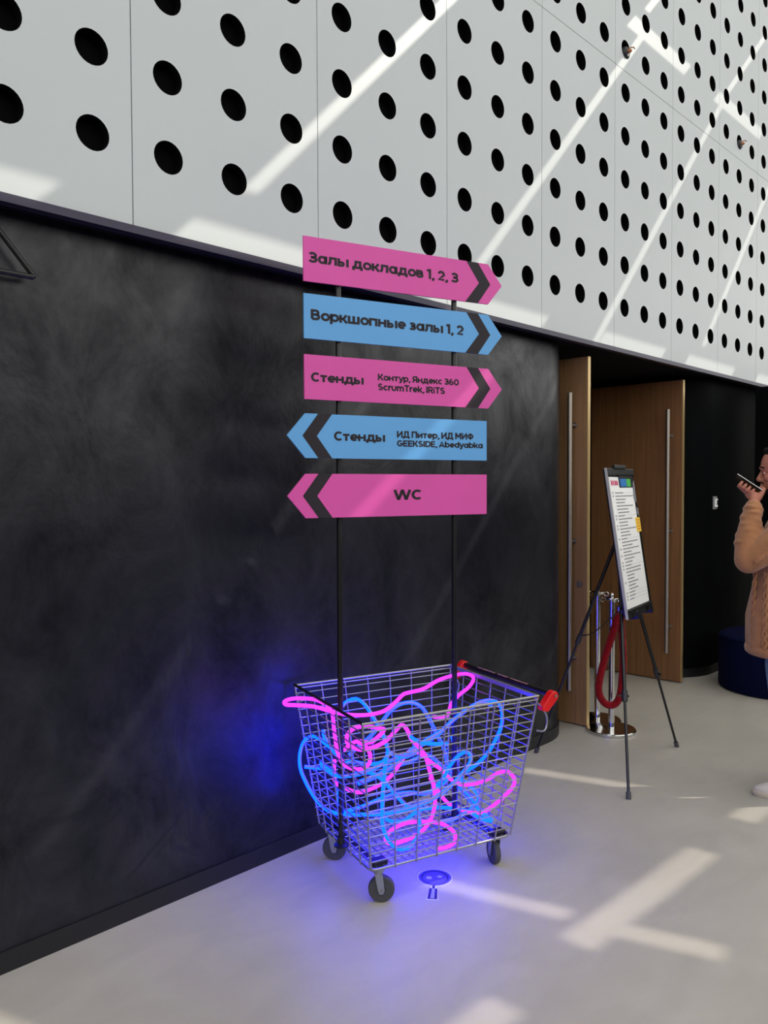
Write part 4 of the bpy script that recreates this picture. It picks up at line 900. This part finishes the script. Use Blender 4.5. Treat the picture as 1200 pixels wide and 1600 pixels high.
limb(body, [(0.0, 0.175, 1.41), (0.225, 0.205, 1.225), (0.198, 0.120, 1.495)], [0.055, 0.042, 0.028])
limb(body, [(0.0, -0.175, 1.41), (-0.03, -0.235, 1.13), (0.10, -0.23, 0.90)], [0.055, 0.042, 0.028])
# left hand around the phone
palm0, palm1 = Vector((0.200, 0.116, 1.500)), Vector((0.200, 0.072, 1.540))
limb(body, [palm0, palm1, Vector((0.222, 0.052, 1.556))], [0.025, 0.029, 0.024])
dn = Vector((0.58, 0, -0.82))
for i, s_ in enumerate((0.030, 0.053, 0.076, 0.099)):      # little finger to index, wrapping the near edge
    c_ = PB+pd*s_; L_ = (0.84, 0.97, 1.0, 0.92)[i]
    base = Vector((0.212+0.010*i, 0.050, 1.548+0.006*i))
    pts = [base, c_+dn*0.036+Vector((0, 0.020+0.012*L_, 0)), c_+dn*0.030+Vector((0, 0.046*L_+0.004, 0.0)), c_+dn*0.020+Vector((0, 0.050*L_, 0.0)), c_+dn*0.009+Vector((0, 0.040, 0.0))]
    limb(body, pts, [0.0105, 0.0098, 0.0094, 0.0088, 0.0074], 12)
limb(body, [palm1+Vector((-0.020, 0.000, -0.004)), Vector((0.166, 0.070, 1.560)), Vector((0.156, 0.062, 1.580)), Vector((0.170, 0.050, 1.592))], [0.017, 0.0135, 0.0112, 0.0090], 12)
# right hand
ph = Vector((0.10, -0.23, 0.90)); pe = Vector((0.135, -0.225, 0.845))
limb(body, [ph, pe], [0.027, 0.031])
for i in range(4):
    b_ = pe+Vector((0.012-0.010*i+0.008, -0.004, -0.012)); 
    limb(body, [b_, b_+Vector((0.018, 0.004, -0.034)), b_+Vector((0.014, 0.012, -0.060)), b_+Vector((0.002, 0.018, -0.078))], [0.0095, 0.009, 0.0082, 0.0072], 10)
limb(body, [ph+Vector((0.02, 0.01, -0.02)), pe+Vector((0.034, 0.018, 0.0)), pe+Vector((0.044, 0.020, -0.028))], [0.013, 0.011, 0.009], 10)
organic(body, 'body', SKIN, pr, 0.0036, 2, 0.5)
# eyes, brows
for s_ in (-1, 1):
    e_ = MB(); sph(e_, (0.1500, s_*0.031, 1.664), (0.0125, 0.0125, 0.006), 14); e_.build('eye', PAPER, pr, smooth=60)
    e_ = MB(); sph(e_, (0.1590, s_*0.031, 1.663), (0.005, 0.006, 0.0055), 10); e_.build('iris', HAIR, pr, smooth=60)
    MB().tube([(0.166, s_*0.014, 1.690), (0.171, s_*0.028, 1.696), (0.155, s_*0.050, 1.691)], [0.0045, 0.005, 0.003], 8).build('eyebrow', HAIR, pr, smooth=60)
# hair and short beard
hr = MB()
sph(hr, (0.060, 0, 1.722), (0.105, 0.084, 0.100), 32)
limb(hr, [(0.125, -0.035, 1.776), (0.145, 0, 1.780), (0.125, 0.035, 1.776)], [0.018, 0.018, 0.018], 14)
limb(hr, [(0.09, -0.02, 1.79), (0.09, 0.02, 1.79)], [0.035, 0.035], 14)
def hairclip(co):
    # pull the hair back from the face
    if co.z < 1.762 and co.x > 0.075:
        co = Vector((0.075+(co.x-0.075)*0.15, co.y*0.93, co.z))
    if co.z < 1.665 and co.x > 0.02: co = Vector((0.02, co.y*0.9, co.z))
    return co
organic(hr, 'hair', HAIR, pr, 0.005, 1, 0.5, hairclip)
bdm = MB(); limb(bdm, [(0.156, -0.020, 1.611), (0.1665, 0, 1.6135), (0.156, 0.020, 1.611)], [0.0055, 0.006, 0.0055], 10)
limb(bdm, [(0.060, -0.062, 1.630), (0.098, -0.058, 1.590), (0.140, -0.028, 1.566), (0.153, 0, 1.566), (0.140, 0.028, 1.566), (0.098, 0.058, 1.590), (0.060, 0.062, 1.630)], [0.008, 0.012, 0.014, 0.014, 0.014, 0.012, 0.008], 12)
organic(bdm, 'beard', HAIR, pr, 0.004, 1)
# sweater
sw = MB()
loft(sw, [(0.055, 0, 0.738, 0.172, 0.205), (0.055, 0, 0.79, 0.178, 0.212), (0.060, 0, 0.92, 0.176, 0.212), (0.05, 0, 1.06, 0.160, 0.205), (0.035, 0, 1.24, 0.148, 0.205), (0.02, 0, 1.39, 0.130, 0.20), (0.01, 0, 1.465, 0.104, 0.168), (0.018, 0, 1.515, 0.078, 0.096), (0.028, 0, 1.55, 0.070, 0.078)])
limb(sw, [(0.0, 0.170, 1.430), (0.115, 0.205, 1.30), (0.222, 0.205, 1.225)], [0.080, 0.078, 0.068], 20)
limb(sw, [(0.222, 0.205, 1.225), (0.225, 0.180, 1.33), (0.214, 0.150, 1.42), (0.203, 0.124, 1.487)], [0.068, 0.062, 0.050, 0.043], 20)
for k in range(7):
    f_ = k/6.0; p = Vector((0.226, 0.186, 1.300)).lerp(Vector((0.206, 0.128, 1.480)), f_); r = 0.064-0.019*f_
    dirn = Vector((-0.02, -0.08, 0.26)).normalized(); a_ = Vector((1, 0, 0.1+0.25*math.sin(k*2.1))).normalized(); b2 = dirn.cross(a_).normalized()
    sw.tube([p+(a_*math.cos(2*PI*j/20)+b2*math.sin(2*PI*j/20))*(r*0.93+0.004*math.sin(3*2*PI*j/20+k*1.7)) for j in range(20)], 0.0095, 8, closed=True)
for q_ in ((0.03, 0.255, 1.40), (0.07, 0.275, 1.33)):      # long raised seams on the upper sleeve
    sw.tube(catmull([q_, (q_[0]+0.10, 0.284, q_[2]-0.10), (q_[0]+0.165, 0.272, q_[2]-0.175)], 5), 0.005, 6)
limb(sw, [(0.0, -0.170, 1.43), (-0.03, -0.235, 1.13), (0.075, -0.232, 0.94)], [0.080, 0.068, 0.052], 20)
sw.tube([(0.032+0.068*math.cos(2*PI*j/24), 0.075*math.sin(2*PI*j/24), 1.545+0.006*math.cos(2*PI*j/24)) for j in range(24)], 0.017, 10, closed=True)
def knit(co):
    # soft vertical folds in the loose lower part
    if co.z < 1.16:
        an = math.atan2(co.y, co.x-0.05); k_ = (1.16-co.z)/0.42
        f_ = 1+0.028*k_*math.sin(an*9+1.0)+0.012*k_*math.sin(an*17)
        return Vector((0.05+(co.x-0.05)*f_, co.y*f_, co.z))
    return co
swo = organic(sw, 'sweater', SWEAT, pr, 0.0065, 3, 0.5, knit)
MB().tube([(0.056+0.176*math.cos(2*PI*j/48), 0.209*math.sin(2*PI*j/48), 0.752) for j in range(48)], 0.011, 8, closed=True, flat=2.2).build('hem_band', SWEAT, pr, smooth=60)
for an0 in (0.62, 1.05):
    for ph_ in (0, PI):
        pts = []
        for k in range(60):
            z_ = 0.775+0.0065*k
            rx = 0.179-0.012*max(0, (z_-0.95)/0.2); ry = 0.213-0.006*max(0, (z_-0.95)/0.2)
            an = an0+0.055*math.sin(k*0.42+ph_)
            pts.append((0.057+(rx+0.004*math.cos(k*0.42+ph_))*math.cos(an)*0.985, (ry+0.004*math.cos(k*0.42+ph_))*math.sin(an)*0.985, z_))
        MB().tube(pts, 0.0075, 8).build('cable_knit', SWEAT, pr, smooth=60)
# jeans
jn = MB()
loft(jn, [(0.03, 0, 0.82, 0.115, 0.165), (0.03, 0, 0.90, 0.122, 0.172), (0.035, 0, 0.98, 0.11, 0.16)])
for s_ in (-1, 1):
    fb = 0.0 if s_ > 0 else -0.09
    limb(jn, [(0.045, s_*0.09, 0.84), (0.055+fb*0.2, s_*0.10, 0.68), (0.050+fb*0.4, s_*0.102, 0.50), (0.015+fb*0.8, s_*0.102, 0.28), (0.0+fb, s_*0.102, 0.14)], [0.098, 0.088, 0.072, 0.066, 0.062])
organic(jn, 'jeans', JEAN, pr, 0.007, 2)
# shoes
for s_ in (-1, 1):
    sh = MB(); y_ = s_*0.107
    loft(sh, [(0.055, y_, 0.028, 0.136, 0.046), (0.053, y_, 0.045, 0.134, 0.046), (0.035, y_, 0.066, 0.112, 0.043), (0.015, y_, 0.085, 0.085, 0.040), (-0.005, y_, 0.105, 0.060, 0.038)])
    o = organic(sh, 'shoe', SHOE, pr, 0.005, 2)
    if s_ < 0: o.location.x = -0.09
    so_ = MB(); loft(so_, [(0.056, y_, 0.0, 0.136, 0.047), (0.057, y_, 0.008, 0.141, 0.051), (0.057, y_, 0.026, 0.140, 0.050), (0.056, y_, 0.031, 0.136, 0.047)], 40)
    so_.build('sole', SOLE, o, smooth=40)
    for k in range(4):
        x_ = 0.085-0.022*k; z_ = 0.068+0.0125*k
        MB().tube([(x_, y_-0.022, z_-0.004), (x_+0.004, y_, z_+0.006), (x_, y_+0.022, z_-0.004)], 0.003, 6).build('lace', PAPER, o, smooth=60)
# phone: held, so a thing of its own
phn = thing('smartphone', 'dark phone with a silver edge held by the person in front of the mouth', 'phone')
Rz = Matrix.Rotation(math.radians(108.5), 4, 'Z')
X_ = pd; Y_ = Vector((0, 0.94, 0.34)); Y_ = (Y_-X_*Y_.dot(X_)).normalized(); Z_ = X_.cross(Y_)
Mp = Rz @ Matrix((X_, Y_, Z_)).transposed().to_4x4()
cw = Vector((4.42, 1.33, 0))+(Rz.to_3x3() @ ((PA+PB)/2))
Mp.translation = cw; phn.matrix_world = Mp
MB().box(-0.073, 0.073, -0.035, 0.035, -0.0040, 0.0030).build('back_case', DARKGLASS, phn, bevel=0.003)
MB().box(-0.0738, 0.0738, -0.0358, 0.0358, 0.0004, 0.0042).build('metal_frame', PHONEEDGE, phn, bevel=0.001)
MB().box(-0.070, 0.070, -0.033, 0.033, 0.0042, 0.0046).build('screen', DARKGLASS, phn)
MB().box(0.040, 0.066, 0.005, 0.030, -0.0062, -0.0040).build('camera_bump', BLK, phn, bevel=0.001)
